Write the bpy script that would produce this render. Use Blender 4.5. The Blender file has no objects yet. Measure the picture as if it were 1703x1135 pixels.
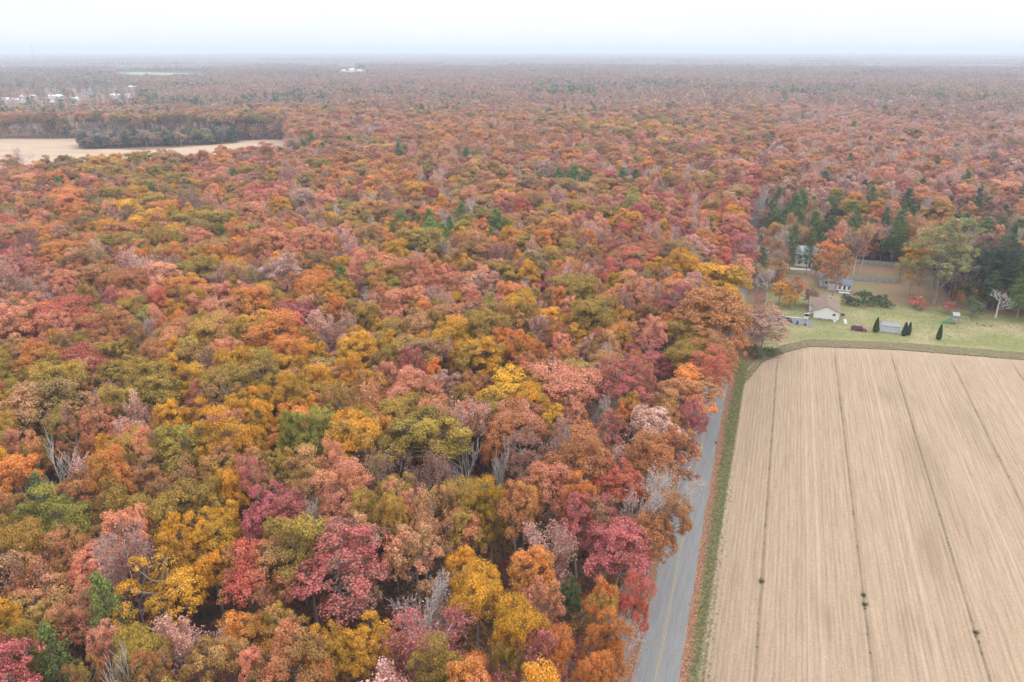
import bpy, math, random
import numpy as np
from mathutils import Vector
R_=math.radians
scene=bpy.context.scene
C=scene.collection
# ------------------------------------------------------------ camera
F_PX=1172.0; CAM_H=80.9; PITCH=R_(22.45); YAW=R_(20.6)
cam_d=bpy.data.cameras.new('camera'); cam=bpy.data.objects.new('camera',cam_d); C.objects.link(cam)
cam.location=(0,0,CAM_H); cam.rotation_euler=(math.pi/2-PITCH,0,YAW)
cam_d.sensor_fit='HORIZONTAL'; cam_d.sensor_width=36; cam_d.lens=F_PX/1703*36
cam_d.clip_start=0.5; cam_d.clip_end=90000
scene.camera=cam
# ------------------------------------------------------------ overcast sky
SUN_EL=R_(48); SUN_AZ=R_(70)      # azimuth from +Y toward +X
world=bpy.data.worlds.new('World'); scene.world=world; world.use_nodes=True
nt=world.node_tree; nt.nodes.clear()
def nn(tree,t,**k):
    n=tree.nodes.new(t)
    for a,b in k.items(): setattr(n,a,b)
    return n
wo=nn(nt,'ShaderNodeOutputWorld'); bg=nn(nt,'ShaderNodeBackground')
tc=nn(nt,'ShaderNodeTexCoord'); sep=nn(nt,'ShaderNodeSeparateXYZ')
nt.links.new(tc.outputs['Generated'],sep.inputs[0])
mx=nn(nt,'ShaderNodeMath',operation='MAXIMUM'); mx.inputs[1].default_value=0
nt.links.new(sep.outputs['Z'],mx.inputs[0])
cie=nn(nt,'ShaderNodeMath',operation='MULTIPLY_ADD'); cie.inputs[1].default_value=2.2; cie.inputs[2].default_value=.97
nt.links.new(mx.outputs[0],cie.inputs[0])
mp=nn(nt,'ShaderNodeMapping'); mp.inputs['Scale'].default_value=(1.6,1.6,7)
nt.links.new(tc.outputs['Generated'],mp.inputs[0])
cl=nn(nt,'ShaderNodeTexNoise'); cl.inputs['Scale'].default_value=2.2; cl.inputs['Detail'].default_value=5; cl.inputs['Roughness'].default_value=.5
nt.links.new(mp.outputs[0],cl.inputs['Vector'])
ramp=nn(nt,'ShaderNodeValToRGB')
ramp.color_ramp.elements[0].position=.36; ramp.color_ramp.elements[0].color=(.80,.83,.87,1)
ramp.color_ramp.elements[1].position=.62; ramp.color_ramp.elements[1].color=(.86,.875,.895,1)
nt.links.new(cl.outputs[0],ramp.inputs[0])
mulc=nn(nt,'ShaderNodeVectorMath',operation='SCALE')
nt.links.new(ramp.outputs[0],mulc.inputs[0]); nt.links.new(cie.outputs[0],mulc.inputs['Scale'])
sky=nn(nt,'ShaderNodeTexSky',sky_type='NISHITA',sun_disc=False); sky.sun_elevation=SUN_EL; sky.sun_rotation=SUN_AZ
sks=nn(nt,'ShaderNodeVectorMath',operation='SCALE'); sks.inputs['Scale'].default_value=0.006
nt.links.new(sky.outputs[0],sks.inputs[0])
addv=nn(nt,'ShaderNodeVectorMath',operation='ADD')
nt.links.new(mulc.outputs[0],addv.inputs[0]); nt.links.new(sks.outputs[0],addv.inputs[1])
nt.links.new(addv.outputs[0],bg.inputs[0]); bg.inputs[1].default_value=0.93
nt.links.new(bg.outputs[0],wo.inputs[0])
sun_d=bpy.data.lights.new('sun','SUN'); sun_d.energy=1.1; sun_d.angle=R_(25); sun_d.color=(1,.96,.9)
sun=bpy.data.objects.new('sun',sun_d); C.objects.link(sun)
sd=Vector((math.sin(SUN_AZ)*math.cos(SUN_EL),math.cos(SUN_AZ)*math.cos(SUN_EL),math.sin(SUN_EL)))
sun.rotation_euler=(-sd).to_track_quat('-Z','Y').to_euler(); sun.location=(0,0,300)
vs=scene.view_settings; vs.view_transform='Standard'; vs.look='None'; vs.exposure=0.30; vs.gamma=1; vs.use_curve_mapping=False
cy=scene.cycles; cy.max_bounces=5; cy.diffuse_bounces=3; cy.glossy_bounces=2; cy.transmission_bounces=3; cy.transparent_max_bounces=6
cy.volume_bounces=0; cy.caustics_reflective=False; cy.caustics_refractive=False
cy.use_adaptive_sampling=True; cy.adaptive_threshold=0.02; cy.use_denoising=True
# ------------------------------------------------------------ pixel -> place helpers
_P,_Y=PITCH,YAW
FW=np.array([-math.sin(_Y)*math.cos(_P),math.cos(_Y)*math.cos(_P),-math.sin(_P)])
RT=np.array([math.cos(_Y),math.sin(_Y),0.0]); UP=np.cross(RT,FW); CO=np.array([0,0,CAM_H])
def at(x,y,z=0.0):
    d=FW+RT*(x-851.5)/F_PX-UP*(y-567.5)/F_PX
    return CO+d*((z-CAM_H)/d[2])
def topx(p):
    v=np.asarray(p,float)-CO; w=v@FW
    return 851.5+F_PX*(v@RT)/w, 567.5-F_PX*(v@UP)/w, w
rng=np.random.default_rng(11); random.seed(11)
# ------------------------------------------------------------ materials
def mat(name): 
    m=bpy.data.materials.new(name); m.use_nodes=True; m.node_tree.nodes.clear(); return m
def pbsdf(t,rough=.7,spec=.3):
    o=nn(t,'ShaderNodeOutputMaterial'); b=nn(t,'ShaderNodeBsdfPrincipled')
    b.inputs['Roughness'].default_value=rough; b.inputs['Specular IOR Level'].default_value=spec
    t.links.new(b.outputs[0],o.inputs['Surface']); return b,o
def simple(name,col,rough=.6,spec=.3,var=.12,scale=3.0,metal=0,bump=0.0,stretch=(1,1,1)):
    m=mat(name); t=m.node_tree; b,o=pbsdf(t,rough,spec); b.inputs['Metallic'].default_value=metal
    g=nn(t,'ShaderNodeTexCoord'); q=nn(t,'ShaderNodeMapping'); q.inputs['Scale'].default_value=stretch
    n=nn(t,'ShaderNodeTexNoise'); n.inputs['Scale'].default_value=scale; n.inputs['Detail'].default_value=5
    t.links.new(g.outputs['Object'],q.inputs[0]); t.links.new(q.outputs[0],n.inputs['Vector'])
    r=nn(t,'ShaderNodeValToRGB'); e=r.color_ramp.elements
    e[0].position=.3; e[1].position=.7
    e[0].color=tuple(c*(1-var) for c in col)+(1,); e[1].color=tuple(min(1,c*(1+var)) for c in col)+(1,)
    t.links.new(n.outputs[0],r.inputs[0]); t.links.new(r.outputs[0],b.inputs['Base Color'])
    if bump:
        u=nn(t,'ShaderNodeBump'); u.inputs['Strength'].default_value=bump; u.inputs['Distance'].default_value=.05
        t.links.new(n.outputs[0],u.inputs['Height']); t.links.new(u.outputs[0],b.inputs['Normal'])
    return m
def ramp_mat(name,stops,scale,rough=.9,detail=8,stretch=(1,1,1),bump=.4,bdist=.1,spec=.15,second=None):
    """ground-like surface: noise through a colour ramp, world-space coordinates"""
    m=mat(name); t=m.node_tree; b,o=pbsdf(t,rough,spec)
    g=nn(t,'ShaderNodeNewGeometry'); q=nn(t,'ShaderNodeMapping'); q.inputs['Scale'].default_value=stretch
    t.links.new(g.outputs['Position'],q.inputs[0])
    n=nn(t,'ShaderNodeTexNoise'); n.inputs['Scale'].default_value=scale; n.inputs['Detail'].default_value=detail; n.inputs['Roughness'].default_value=.62
    t.links.new(q.outputs[0],n.inputs['Vector'])
    r=nn(t,'ShaderNodeValToRGB'); cr=r.color_ramp
    while len(cr.elements)<len(stops): cr.elements.new(.5)
    for e,(p,c) in zip(cr.elements,stops): e.position=p; e.color=tuple(c)+(1,)
    t.links.new(n.outputs[0],r.inputs[0]); out=r.outputs[0]
    if second:
        sc2,stops2,(lo,hi)=second
        n2=nn(t,'ShaderNodeTexNoise'); n2.inputs['Scale'].default_value=sc2; n2.inputs['Detail'].default_value=4
        t.links.new(g.outputs['Position'],n2.inputs['Vector'])
        r2=nn(t,'ShaderNodeMapRange'); r2.inputs[1].default_value=lo; r2.inputs[2].default_value=hi
        t.links.new(n2.outputs[0],r2.inputs[0])
        mixn=nn(t,'ShaderNodeMix',data_type='RGBA'); t.links.new(r2.outputs[0],mixn.inputs['Factor'])
        t.links.new(out,mixn.inputs['A'])
        n3=nn(t,'ShaderNodeTexNoise'); n3.inputs['Scale'].default_value=scale*1.7; n3.inputs['Detail'].default_value=6
        t.links.new(q.outputs[0],n3.inputs['Vector'])
        r3=nn(t,'ShaderNodeValToRGB'); 
        while len(r3.color_ramp.elements)<len(stops2): r3.color_ramp.elements.new(.5)
        for e,(p,c) in zip(r3.color_ramp.elements,stops2): e.position=p; e.color=tuple(c)+(1,)
        t.links.new(n3.outputs[0],r3.inputs[0]); t.links.new(r3.outputs[0],mixn.inputs['B'])
        out=mixn.outputs['Result']
    t.links.new(out,b.inputs['Base Color'])
    if bump:
        u=nn(t,'ShaderNodeBump'); u.inputs['Strength'].default_value=bump; u.inputs['Distance'].default_value=bdist
        t.links.new(n.outputs[0],u.inputs['Height']); t.links.new(u.outputs[0],b.inputs['Normal'])
    return m
def leaf_mat(name,trans=.28,geo_col=False):
    m=mat(name); t=m.node_tree; o=nn(t,'ShaderNodeOutputMaterial')
    if geo_col:
        a=nn(t,'ShaderNodeAttribute',attribute_type='GEOMETRY',attribute_name='pcol'); base=a.outputs['Color']
    else:
        a=nn(t,'ShaderNodeAttribute',attribute_type='INSTANCER',attribute_name='leafcol')
        a2=nn(t,'ShaderNodeAttribute',attribute_type='INSTANCER',attribute_name='leafcol2')
        lm=nn(t,'ShaderNodeAttribute',attribute_type='GEOMETRY',attribute_name='lm')
        x=nn(t,'ShaderNodeMix',data_type='RGBA'); t.links.new(lm.outputs['Fac'],x.inputs['Factor'])
        t.links.new(a.outputs['Color'],x.inputs['A']); t.links.new(a2.outputs['Color'],x.inputs['B'])
        base=x.outputs['Result']
    lv=nn(t,'ShaderNodeAttribute',attribute_type='GEOMETRY',attribute_name='lv')
    f=nn(t,'ShaderNodeMath',operation='MULTIPLY_ADD'); f.inputs[1].default_value=.75; f.inputs[2].default_value=.62
    t.links.new(lv.outputs['Fac'],f.inputs[0])
    s=nn(t,'ShaderNodeVectorMath',operation='SCALE'); t.links.new(base,s.inputs[0]); t.links.new(f.outputs[0],s.inputs['Scale'])
    d=nn(t,'ShaderNodeBsdfPrincipled'); d.inputs['Roughness'].default_value=.6; d.inputs['Specular IOR Level'].default_value=.25
    t.links.new(s.outputs[0],d.inputs['Base Color'])
    if trans>0:
        tr=nn(t,'ShaderNodeBsdfTranslucent'); t.links.new(s.outputs[0],tr.inputs[0])
        ms=nn(t,'ShaderNodeMixShader'); ms.inputs[0].default_value=trans
        t.links.new(d.outputs[0],ms.inputs[1]); t.links.new(tr.outputs[0],ms.inputs[2]); t.links.new(ms.outputs[0],o.inputs['Surface'])
    else: t.links.new(d.outputs[0],o.inputs['Surface'])
    return m
M={}
M['leaf']=leaf_mat('leaves',.36); M['leaf_far']=leaf_mat('far leaves',.2); M['patch']=leaf_mat('far canopy',0,True)
M['litter_leaf']=leaf_mat('fallen leaves',0,True)
M['bark']=simple('grey bark',(.25,.215,.19),.9,.1,.3,2.0,stretch=(1,1,.3))
M['pale_bark']=simple('pale weathered wood',(.47,.44,.41),.85,.1,.2,2.0,stretch=(1,1,.3))
M['twig']=simple('grey pink twigs',(.50,.435,.41),.9,.1,.2,2.0)
M['floor']=ramp_mat('forest floor of fallen leaves',[(.3,(.10,.055,.042)),(.45,(.19,.10,.07)),(.6,(.26,.145,.10)),(.75,(.22,.16,.10))],.9,second=(.05,[(.35,(.10,.06,.04)),(.65,(.22,.12,.075))],(.45,.65)))
SOIL=[(.25,(.228,.160,.106)),(.5,(.306,.222,.153)),(.75,(.368,.277,.198))]
M['lawn']=ramp_mat('mown lawn',[(.3,(.145,.15,.058)),(.5,(.172,.17,.066)),(.7,(.21,.195,.085))],.6,second=(.075,[(.3,(.22,.185,.095)),(.7,(.32,.26,.155))],(.44,.68)),bump=.2)
M['rough_grass']=ramp_mat('rough grass edge',[(.3,(.21,.195,.095)),(.5,(.30,.26,.15)),(.7,(.39,.325,.22))],1.6,second=(.14,[(.3,(.16,.18,.065)),(.7,(.23,.235,.10))],(.46,.66)),bump=.5)
M['leafy_lawn']=ramp_mat('lawn under fallen leaves',[(.3,(.16,.095,.06)),(.5,(.21,.13,.08)),(.7,(.26,.175,.105))],1.2,second=(.07,[(.3,(.13,.125,.055)),(.7,(.19,.165,.08))],(.46,.66)),bump=.6)
M['verge']=ramp_mat('green verge grass',[(.3,(.06,.085,.022)),(.5,(.11,.13,.036)),(.72,(.20,.17,.075))],1.8,stretch=(1,.35,1),second=(.5,[(.3,(.14,.065,.04)),(.7,(.24,.13,.08))],(.5,.62)),bump=.8)
M['litter']=ramp_mat('leaf litter verge',[(.3,(.12,.06,.04)),(.5,(.21,.115,.078)),(.7,(.29,.185,.125))],2.4,second=(.4,[(.3,(.10,.10,.035)),(.7,(.17,.14,.06))],(.55,.7)),bump=.8)
M['far_field']=ramp_mat('harvested tan field',[(.3,(.31,.215,.15)),(.7,(.40,.29,.205))],.05,stretch=(.4,1.4,1),bump=0)
M['green_field']=ramp_mat('pale green field',[(.3,(.20,.23,.11)),(.7,(.28,.29,.15))],.02,bump=0)
M['asphalt']=ramp_mat('worn grey asphalt',[(.3,(.155,.155,.157)),(.5,(.19,.19,.192)),(.72,(.225,.224,.222))],1.4,stretch=(1.6,.10,1),rough=.85,bump=.15,bdist=.02,second=(7.0,[(.3,(.14,.14,.142)),(.7,(.235,.233,.23))],(.45,.75)))
M['drive']=ramp_mat('driveway asphalt',[(.3,(.12,.12,.125)),(.7,(.19,.19,.195))],.8,rough=.85,bump=.1)
M['concrete']=simple('pale concrete',(.42,.41,.39),.85,.2,.12,1.5)
def worn_paint(name,col,under):
    m=mat(name); t=m.node_tree; b,o=pbsdf(t,.7,.3); g=nn(t,'ShaderNodeNewGeometry')
    n=nn(t,'ShaderNodeTexNoise'); n.inputs['Scale'].default_value=2.5; n.inputs['Detail'].default_value=8; n.inputs['Roughness'].default_value=.7
    t.links.new(g.outputs['Position'],n.inputs['Vector'])
    r=nn(t,'ShaderNodeValToRGB'); r.color_ramp.elements[0].position=.38; r.color_ramp.elements[0].color=under+(1,); r.color_ramp.elements[1].position=.52; r.color_ramp.elements[1].color=col+(1,)
    t.links.new(n.outputs[0],r.inputs[0]); t.links.new(r.outputs[0],b.inputs['Base Color']); return m
M['yellow']=worn_paint('worn yellow line paint',(.33,.26,.11),(.195,.19,.175))
M['tar']=simple('dark tar patch',(.06,.06,.062),.8,.2,.2,6)
# ------------------------------------------------------------ mesh helpers
def mesh_np(name,v,q,mats=(),mi=None,attrs=None,smooth=False):
    """v (n,3); q (m,4) quads, -1 in the last column for a triangle"""
    me=bpy.data.meshes.new(name); v=np.asarray(v,np.float32); q=np.asarray(q,np.int32)
    tri=q[:,3]<0; cnt=np.where(tri,3,4); start=np.concatenate([[0],np.cumsum(cnt)[:-1]])
    loops=q.ravel()[(q.ravel()>=0)] if tri.any() else q.ravel()
    me.vertices.add(len(v)); me.vertices.foreach_set('co',v.ravel())
    me.loops.add(len(loops)); me.loops.foreach_set('vertex_index',loops.astype(np.int32))
    me.polygons.add(len(q)); me.polygons.foreach_set('loop_start',start.astype(np.int32))
    if mi is not None: me.polygons.foreach_set('material_index',np.asarray(mi,np.int32))
    if smooth: me.polygons.foreach_set('use_smooth',np.ones(len(q),bool))
    for k,(typ,arr) in (attrs or {}).items():
        a=me.attributes.new(k,typ,'POINT'); arr=np.asarray(arr,np.float32)
        a.data.foreach_set('value' if typ=='FLOAT' else ('color' if typ=='FLOAT_COLOR' else 'vector'),arr.ravel())
    for m in mats: me.materials.append(m)
    me.update(calc_edges=True); me.validate(); return me
def link(name,me,parent=None,loc=(0,0,0)):
    o=bpy.data.objects.new(name,me); C.objects.link(o); o.location=loc
    if parent: o.parent=parent
    return o
def tag(o,label=None,cat=None,group=None,kind=None):
    for k,x in (('label',label),('category',cat),('group',group),('kind',kind)):
        if x: o[k]=x
    return o
def empty(name,loc=(0,0,0),rz=0):
    o=bpy.data.objects.new(name,None); C.objects.link(o); o.location=loc; o.rotation_euler.z=rz; o.empty_display_size=.2; return o
class MB:
    def __init__(s): s.v=[]; s.f=[]
    def add(s,vs,fs):
        n=len(s.v); s.v+= [tuple(map(float,p)) for p in vs]; s.f+=[tuple(i+n for i in f) for f in fs]; return s
    def box(s,c,sz,rz=0,taper=(1,1)):
        x,y,z=(k/2 for k in sz); ca,sa=math.cos(rz),math.sin(rz); P=[]
        for dz in (-1,1):
            tx,ty=(1,1) if dz<0 else taper
            for dx,dy in ((-1,-1),(1,-1),(1,1),(-1,1)):
                a,b=dx*x*tx,dy*y*ty; P.append((c[0]+a*ca-b*sa,c[1]+a*sa+b*ca,c[2]+dz*z))
        return s.add(P,[(3,2,1,0),(4,5,6,7),(0,1,5,4),(1,2,6,5),(2,3,7,6),(3,0,4,7)])
    def prism(s,poly,axis,a,b):
        """poly: 2D points; axis 0 -> (x=a..b, poly=(y,z)); 1 -> poly=(x,z)); 2 -> poly=(x,y)"""
        def p(t,q): return {0:(t,q[0],q[1]),1:(q[0],t,q[1]),2:(q[0],q[1],t)}[axis]
        n=len(poly); P=[p(a,q) for q in poly]+[p(b,q) for q in poly]
        return s.add(P,[tuple(range(n))[::-1],tuple(range(n,2*n))]+[(i,(i+1)%n,n+(i+1)%n,n+i) for i in range(n)])
    def cyl(s,a,b,r0,r1=None,n=10):
        r1=r0 if r1 is None else r1; a=Vector(a); b=Vector(b); d=(b-a).normalized(); u=d.orthogonal().normalized(); w=d.cross(u); P=[]
        for c,r in ((a,r0),(b,r1)):
            for i in range(n):
                t=2*math.pi*i/n; P.append(c+u*(r*math.cos(t))+w*(r*math.sin(t)))
        return s.add(P,[tuple(range(n))[::-1],tuple(range(n,2*n))]+[(i,(i+1)%n,n+(i+1)%n,n+i) for i in range(n)])
    def build(s,name,m,parent=None,loc=(0,0,0),rz=0,bevel=0):
        me=bpy.data.meshes.new(name); me.from_pydata(s.v,[],s.f); me.materials.append(M[m] if isinstance(m,str) else m); me.update()
        o=link(name,me,parent,loc); o.rotation_euler.z=rz
        if bevel:
            k=o.modifiers.new('bevel','BEVEL'); k.width=bevel; k.segments=2; k.limit_method='ANGLE'
        return o
def tube(pts,rad,sides):
    pts=np.asarray(pts,float); n=len(pts); V=np.zeros((n*sides,3)); d=np.gradient(pts,axis=0); d/=np.linalg.norm(d,axis=1)[:,None]+1e-9
    ref=np.array([.31,.95,.05]); a=np.cross(d,ref); a/=np.linalg.norm(a,axis=1)[:,None]+1e-9; b=np.cross(d,a)
    th=np.arange(sides)*2*math.pi/sides
    V=(pts[:,None,:]+np.asarray(rad)[:,None,None]*(np.cos(th)[None,:,None]*a[:,None,:]+np.sin(th)[None,:,None]*b[:,None,:])).reshape(-1,3)
    i=np.arange(n-1)[:,None]*sides; j=np.arange(sides)[None,:]; k=(j+1)%sides
    q=np.stack([i+j,i+k,i+sides+k,i+sides+j],-1).reshape(-1,4)
    return V,q
def join(parts):
    V=[];Q=[];n=0
    for v,q in parts: V.append(v); Q.append(np.where(q>=0,q+n,-1)); n+=len(v)
    return np.concatenate(V),np.concatenate(Q)
def unit(a): return a/(np.linalg.norm(a,axis=-1,keepdims=True)+1e-9)
def leaf_quads(r,c,nrm,size,wid=.68):
    """rhombus leaves centred at c with normals nrm"""
    n=len(c); t=unit(np.cross(nrm,r.normal(size=(n,3)))); b=np.cross(nrm,t); s=(size*(.7+.6*r.random(n)))[:,None]
    fold=nrm*s*.18
    V=np.stack([c-t*s,c-b*s*wid+fold,c+t*s,c+b*s*wid+fold],1).reshape(-1,3)
    Q=np.arange(n*4).reshape(-1,4); lv=np.repeat(r.random(n),4)
    return V,Q,lv
def smooth_noise(r,p,freq):
    k=r.normal(size=(5,3))*freq; ph=r.random(5)*6.28
    return np.clip(.5+.33*np.sin(p@k.T+ph).sum(1)/1.5,0,1)
# ------------------------------------------------------------ tree prototypes (about 22 m tall)
def full_tree(seed,H=22.,R=5.0,cb=9.,nl=22,rl=1.7,clumps=12,per=34,size=.19,gap=.0,twigs=True,flat=1.0,top_bias=-.3):
    r=np.random.default_rng(seed); wood=[]; 
    zc=cb+.46*(H-cb); ax=np.array([R-rl*.8,R-rl*.8,(H-cb)/2-rl*.55])
    kd=r.normal(size=(4,3)); ph=r.random(4)*6.28
    L=[];tries=0; sep=rl*1.12
    while len(L)<nl and tries<4000:
        tries+=1; d=unit(r.normal(size=3)); 
        if d[2]<top_bias: continue
        f=(.62+.38*r.random()**.5) if r.random()<.85 else r.random()*.6
        irr=1+.3*np.sin(kd@d*2.2+ph).sum()/2
        p=np.array([0,0,zc])+d*ax*f*irr
        if all(np.linalg.norm((p-c)*[1,1,1.15])>sep for c,_ in L): L.append((p,rl*(.75+.5*r.random())))
        if tries%400==0: sep*=.9
    tr=np.array([[0,0,-.4],[r.normal()*.15,r.normal()*.15,cb*.5],[r.normal()*.35,r.normal()*.35,cb],[r.normal()*.5,r.normal()*.5,zc],[r.normal()*.6,r.normal()*.6,H*.86]])
    wood.append(tube(tr,[.30,.24,.2,.14,.05],6))
    lc=[];ln=[]
    for p,q in L:
        h=max(cb*.85,min(p[2]-.6-1.6*r.random(),H*.8)); k=np.interp(h,tr[:,2],np.arange(5)); i=int(min(k,3)); b0=tr[i]+(tr[i+1]-tr[i])*(k-i)
        mid=(b0+p)/2+np.array([0,0,-.5])+r.normal(size=3)*.3
        wood.append(tube([b0,mid,p],[.10,.07,.035],4))
        if r.random()<gap: continue
        for _ in range(clumps):
            d=unit(r.normal(size=3)+np.array([0,0,.45])+.5*unit(p-[0,0,zc-1.0]))
            if d[2]<-.45: continue
            c=p+d*q*np.array([1,1,.85*flat])*(.72+.28*r.random()); rs=q*.42
            if twigs: wood.append(tube([p+(c-p)*.1,(p+c)/2+r.normal(size=3)*.12,c],[.03,.02,.008],3))
            m=int(per*(.6+.8*r.random())); o=r.normal(size=(m,3)); o=unit(o)*(r.random((m,1))**.45)*rs
            lc.append(c+o*[1,1,.8]); ln.append(unit(unit(o)*.8+d*.7+np.array([0,0,.35])+r.normal(size=(m,3))*.55))
    c=np.concatenate(lc); n=np.concatenate(ln)
    V,Q,lv=leaf_quads(r,c,n,size)
    lm=np.repeat(np.clip(smooth_noise(r,c,.55)*1.5-.25+r.normal(size=len(c))*.14,0,1),4)
    return join(wood),(V,Q,lv,lm)
def twig_tree(seed,H=21.,R=4.8,fork=.38,leaves=7,size=.16,levels=4,rad=.26,spread=.62,nlimb=7,tw=.012,lean=(0,0),up=.22,leafprob=.8,cl=.42):
    r=np.random.default_rng(seed); wood=[]; lc=[]
    def br(p,d,ln,ra,lev):
        n=4 if lev<3 else 3; pts=[p]; dd=d.copy()
        for i in range(n-1):
            dd=unit(dd+r.normal(size=3)*(.16 if lev else .05)+np.array([0,0,up if lev else .1])); pts.append(pts[-1]+dd*ln/(n-1))
        r1=max(tw,ra*.45); wood.append(tube(pts,np.linspace(ra,r1,n),5 if lev<2 else 3))
        if lev>=levels:
            if r.random()<leafprob:
                for k in range(leaves): lc.append(pts[-1-(k%2)]+r.normal(size=3)*cl)
            return
        m=(nlimb,6,5,4)[min(lev,3)]
        for k in range(m):
            f=(fork+(1-fork)*(k+.6)/m) if lev==0 else (.25+.75*(k+r.random())/m)
            j=min(int(f*(n-1)),n-2); b=pts[j]+(pts[j+1]-pts[j])*(f*(n-1)-j)
            ax=unit(np.cross(dd,r.normal(size=3))); ang=spread*(.7+.6*r.random())*(1.15 if lev==0 and f<.7 else 1)
            nd=unit(dd*math.cos(ang)+ax*math.sin(ang))
            br(b,nd,ln*(.52 if lev==0 else .56)*(1.15-.35*f)*(.8+.4*r.random()),max(tw,ra*(.45 if lev==0 else .42)),lev+1)
    d0=unit(np.array([lean[0],lean[1],1.0]))
    br(np.array([0,0,-.4]),d0,H*.72,rad,0)
    W=join(wood); zmax=W[0][:,2].max(); sc=H/zmax; rr=np.percentile(np.linalg.norm(W[0][:,:2],axis=1),98); sx=R/rr
    S=np.array([sx,sx,sc]); W=(W[0]*S,W[1])
    if not lc: return W,None
    c=np.array(lc)*S; V,Q,lv=leaf_quads(r,c,unit(r.normal(size=c.shape)+[0,0,.6]),size)
    lm=np.repeat(np.clip(smooth_noise(r,c,.5)+r.normal(size=len(c))*.15,0,1),4)
    return W,(V,Q,lv,lm)
def pine_tree(seed,H=22.,R=4.2,cb=7.,size=.2,tiers=11,per=26):
    r=np.random.default_rng(seed); tr=np.array([[0,0,-.4],[r.normal()*.2,r.normal()*.2,H*.5],[r.normal()*.2,r.normal()*.2,H*.97]])
    wood=[tube(tr,[.27,.17,.03],6)]; lc=[];ln=[]
    for k in range(tiers):
        f=k/(tiers-1); z=cb+(H-cb)*f*.97; rad=R*(1-f)**.62*(.75+.4*r.random())+.5; nb=int(7-3*f); a0=r.random()*6.28
        for j in range(nb):
            a=a0+j*6.28/nb+r.normal()*.25; ll=rad*(.65+.5*r.random()); b0=np.array([0,0,z]); tip=np.array([math.cos(a)*ll,math.sin(a)*ll,z+.25*ll+r.normal()*.3])
            wood.append(tube([b0,(b0+tip)/2+[0,0,-.12],tip],[.06,.04,.015],3))
            for s in (.45,.75,1.0):
                c=b0+(tip-b0)*s+[0,0,.12]; m=int(per*(.7+.5*r.random())); o=unit(r.normal(size=(m,3)))*(r.random((m,1))**.5)*np.array([1.05,1.05,.7])*(.75+.35*(1-f))
                lc.append(c+o); ln.append(unit(unit(o)+[0,0,.8]+r.normal(size=(m,3))*.5))
    c=np.concatenate(lc); n=np.concatenate(ln); V,Q,lv=leaf_quads(r,c,n,size,.4)
    lm=np.repeat(np.clip(smooth_noise(r,c,.7)+r.normal(size=len(c))*.15,0,1),4)
    return join(wood),(V,Q,lv,lm)
PROTO={}   # key -> (crown mesh, trunk mesh, joint mesh, R, H)
hi_col=bpy.data.collections.new('tree kinds for the wood'); lo_col=bpy.data.collections.new('far tree kinds')
ORDER=[]
def proto(key,res,R,H,wood_mat='bark',leaf='leaf',coll=hi_col,single_only=False):
    W,L=res; tm=mesh_np('trunk',W[0],W[1],[M[wood_mat]],smooth=True); cm=None
    if L is not None:
        V,Q,lv,lm=L; at_={'lv':('FLOAT',lv),'lm':('FLOAT',lm)}
        cm=mesh_np('crown',V,Q,[M[leaf]],attrs=at_)
        n=len(W[0]); v=np.concatenate([W[0],V]); q=np.concatenate([W[1],Q+n])
        jm=mesh_np(key,v,q,[M[wood_mat],M[leaf]],mi=np.concatenate([np.zeros(len(W[1])),np.ones(len(Q))]),
                   attrs={'lv':('FLOAT',np.concatenate([np.zeros(n),lv])),'lm':('FLOAT',np.concatenate([np.zeros(n),lm]))})
    else: jm=tm
    if not single_only:
        o=bpy.data.objects.new('%02d_%s'%(len(coll.objects),key),jm); coll.objects.link(o)
        if coll is hi_col: ORDER.append(key)
    PROTO[key]=(cm,tm,R,H)
for i in range(6):
    proto('full%d'%i,full_tree(100+i,H=22+(i%3),R=5.0,cb=11+(i%2)*1.5,nl=20+2*(i%4),rl=1.6+.12*(i%4),clumps=14,per=78,size=.126),5.0,22+(i%3))
for i in range(4):
    proto('loose%d'%i,full_tree(200+i,H=22,R=5.0,cb=10.,nl=24,rl=1.5,clumps=11,per=54,size=.122,gap=.1),5.0,22)
for i in range(4):
    proto('sparse%d'%i,twig_tree(300+i,H=21,R=5.2,leaves=8+2*(i%2),spread=.72+.06*i,cl=.36,up=.14,fork=.5,size=.14),4.8,21,'twig')
for i in range(3):
    proto('bare%d'%i,twig_tree(400+i,H=20,R=5.2,leaves=2,leafprob=.2,spread=.74,tw=.026,rad=.34,up=.15,fork=.42),4.8,20,'twig')
for i in range(3):
    proto('pine%d'%i,pine_tree(500+i,H=21,R=3.9,cb=5.0-i,tiers=16,per=36),3.9,21)
for i in range(2):
    proto('dead%d'%i,twig_tree(600+i,H=17,R=4.6,leaves=0,leafprob=0,levels=3,nlimb=5,fork=.45,spread=.7,rad=.3,tw=.035,up=.3),4.6,17,'pale_bark',single_only=True)
for i in range(2):
    proto('yard%d'%i,full_tree(650+i,H=22,R=6.0,cb=2.5,nl=34,rl=1.75,clumps=11,per=26,size=.19,gap=.06,top_bias=-.8),6.0,22)
for i in range(3):
    proto('low%d'%i,full_tree(700+i,H=6,R=2.6,cb=1.2,nl=9,rl=1.05,clumps=8,per=16,size=.15,gap=.05),2.6,6)
for i in range(3):
    proto('far%d'%i,full_tree(800+i,H=22,R=5.2,cb=9,nl=12,rl=2.1,clumps=5,per=5,size=.62,twigs=False),5.2,22,leaf='leaf_far',coll=lo_col)
proto('farpine',pine_tree(820,H=21,R=3.8,cb=6,size=.6,tiers=7,per=4),3.8,21,leaf='leaf_far',coll=lo_col)
proto('farsparse',full_tree(830,H=21,R=5.,cb=8,nl=10,rl=1.9,clumps=4,per=4,size=.5,gap=.15,twigs=True),5.,21,'twig',leaf='leaf_far',coll=lo_col)
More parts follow.
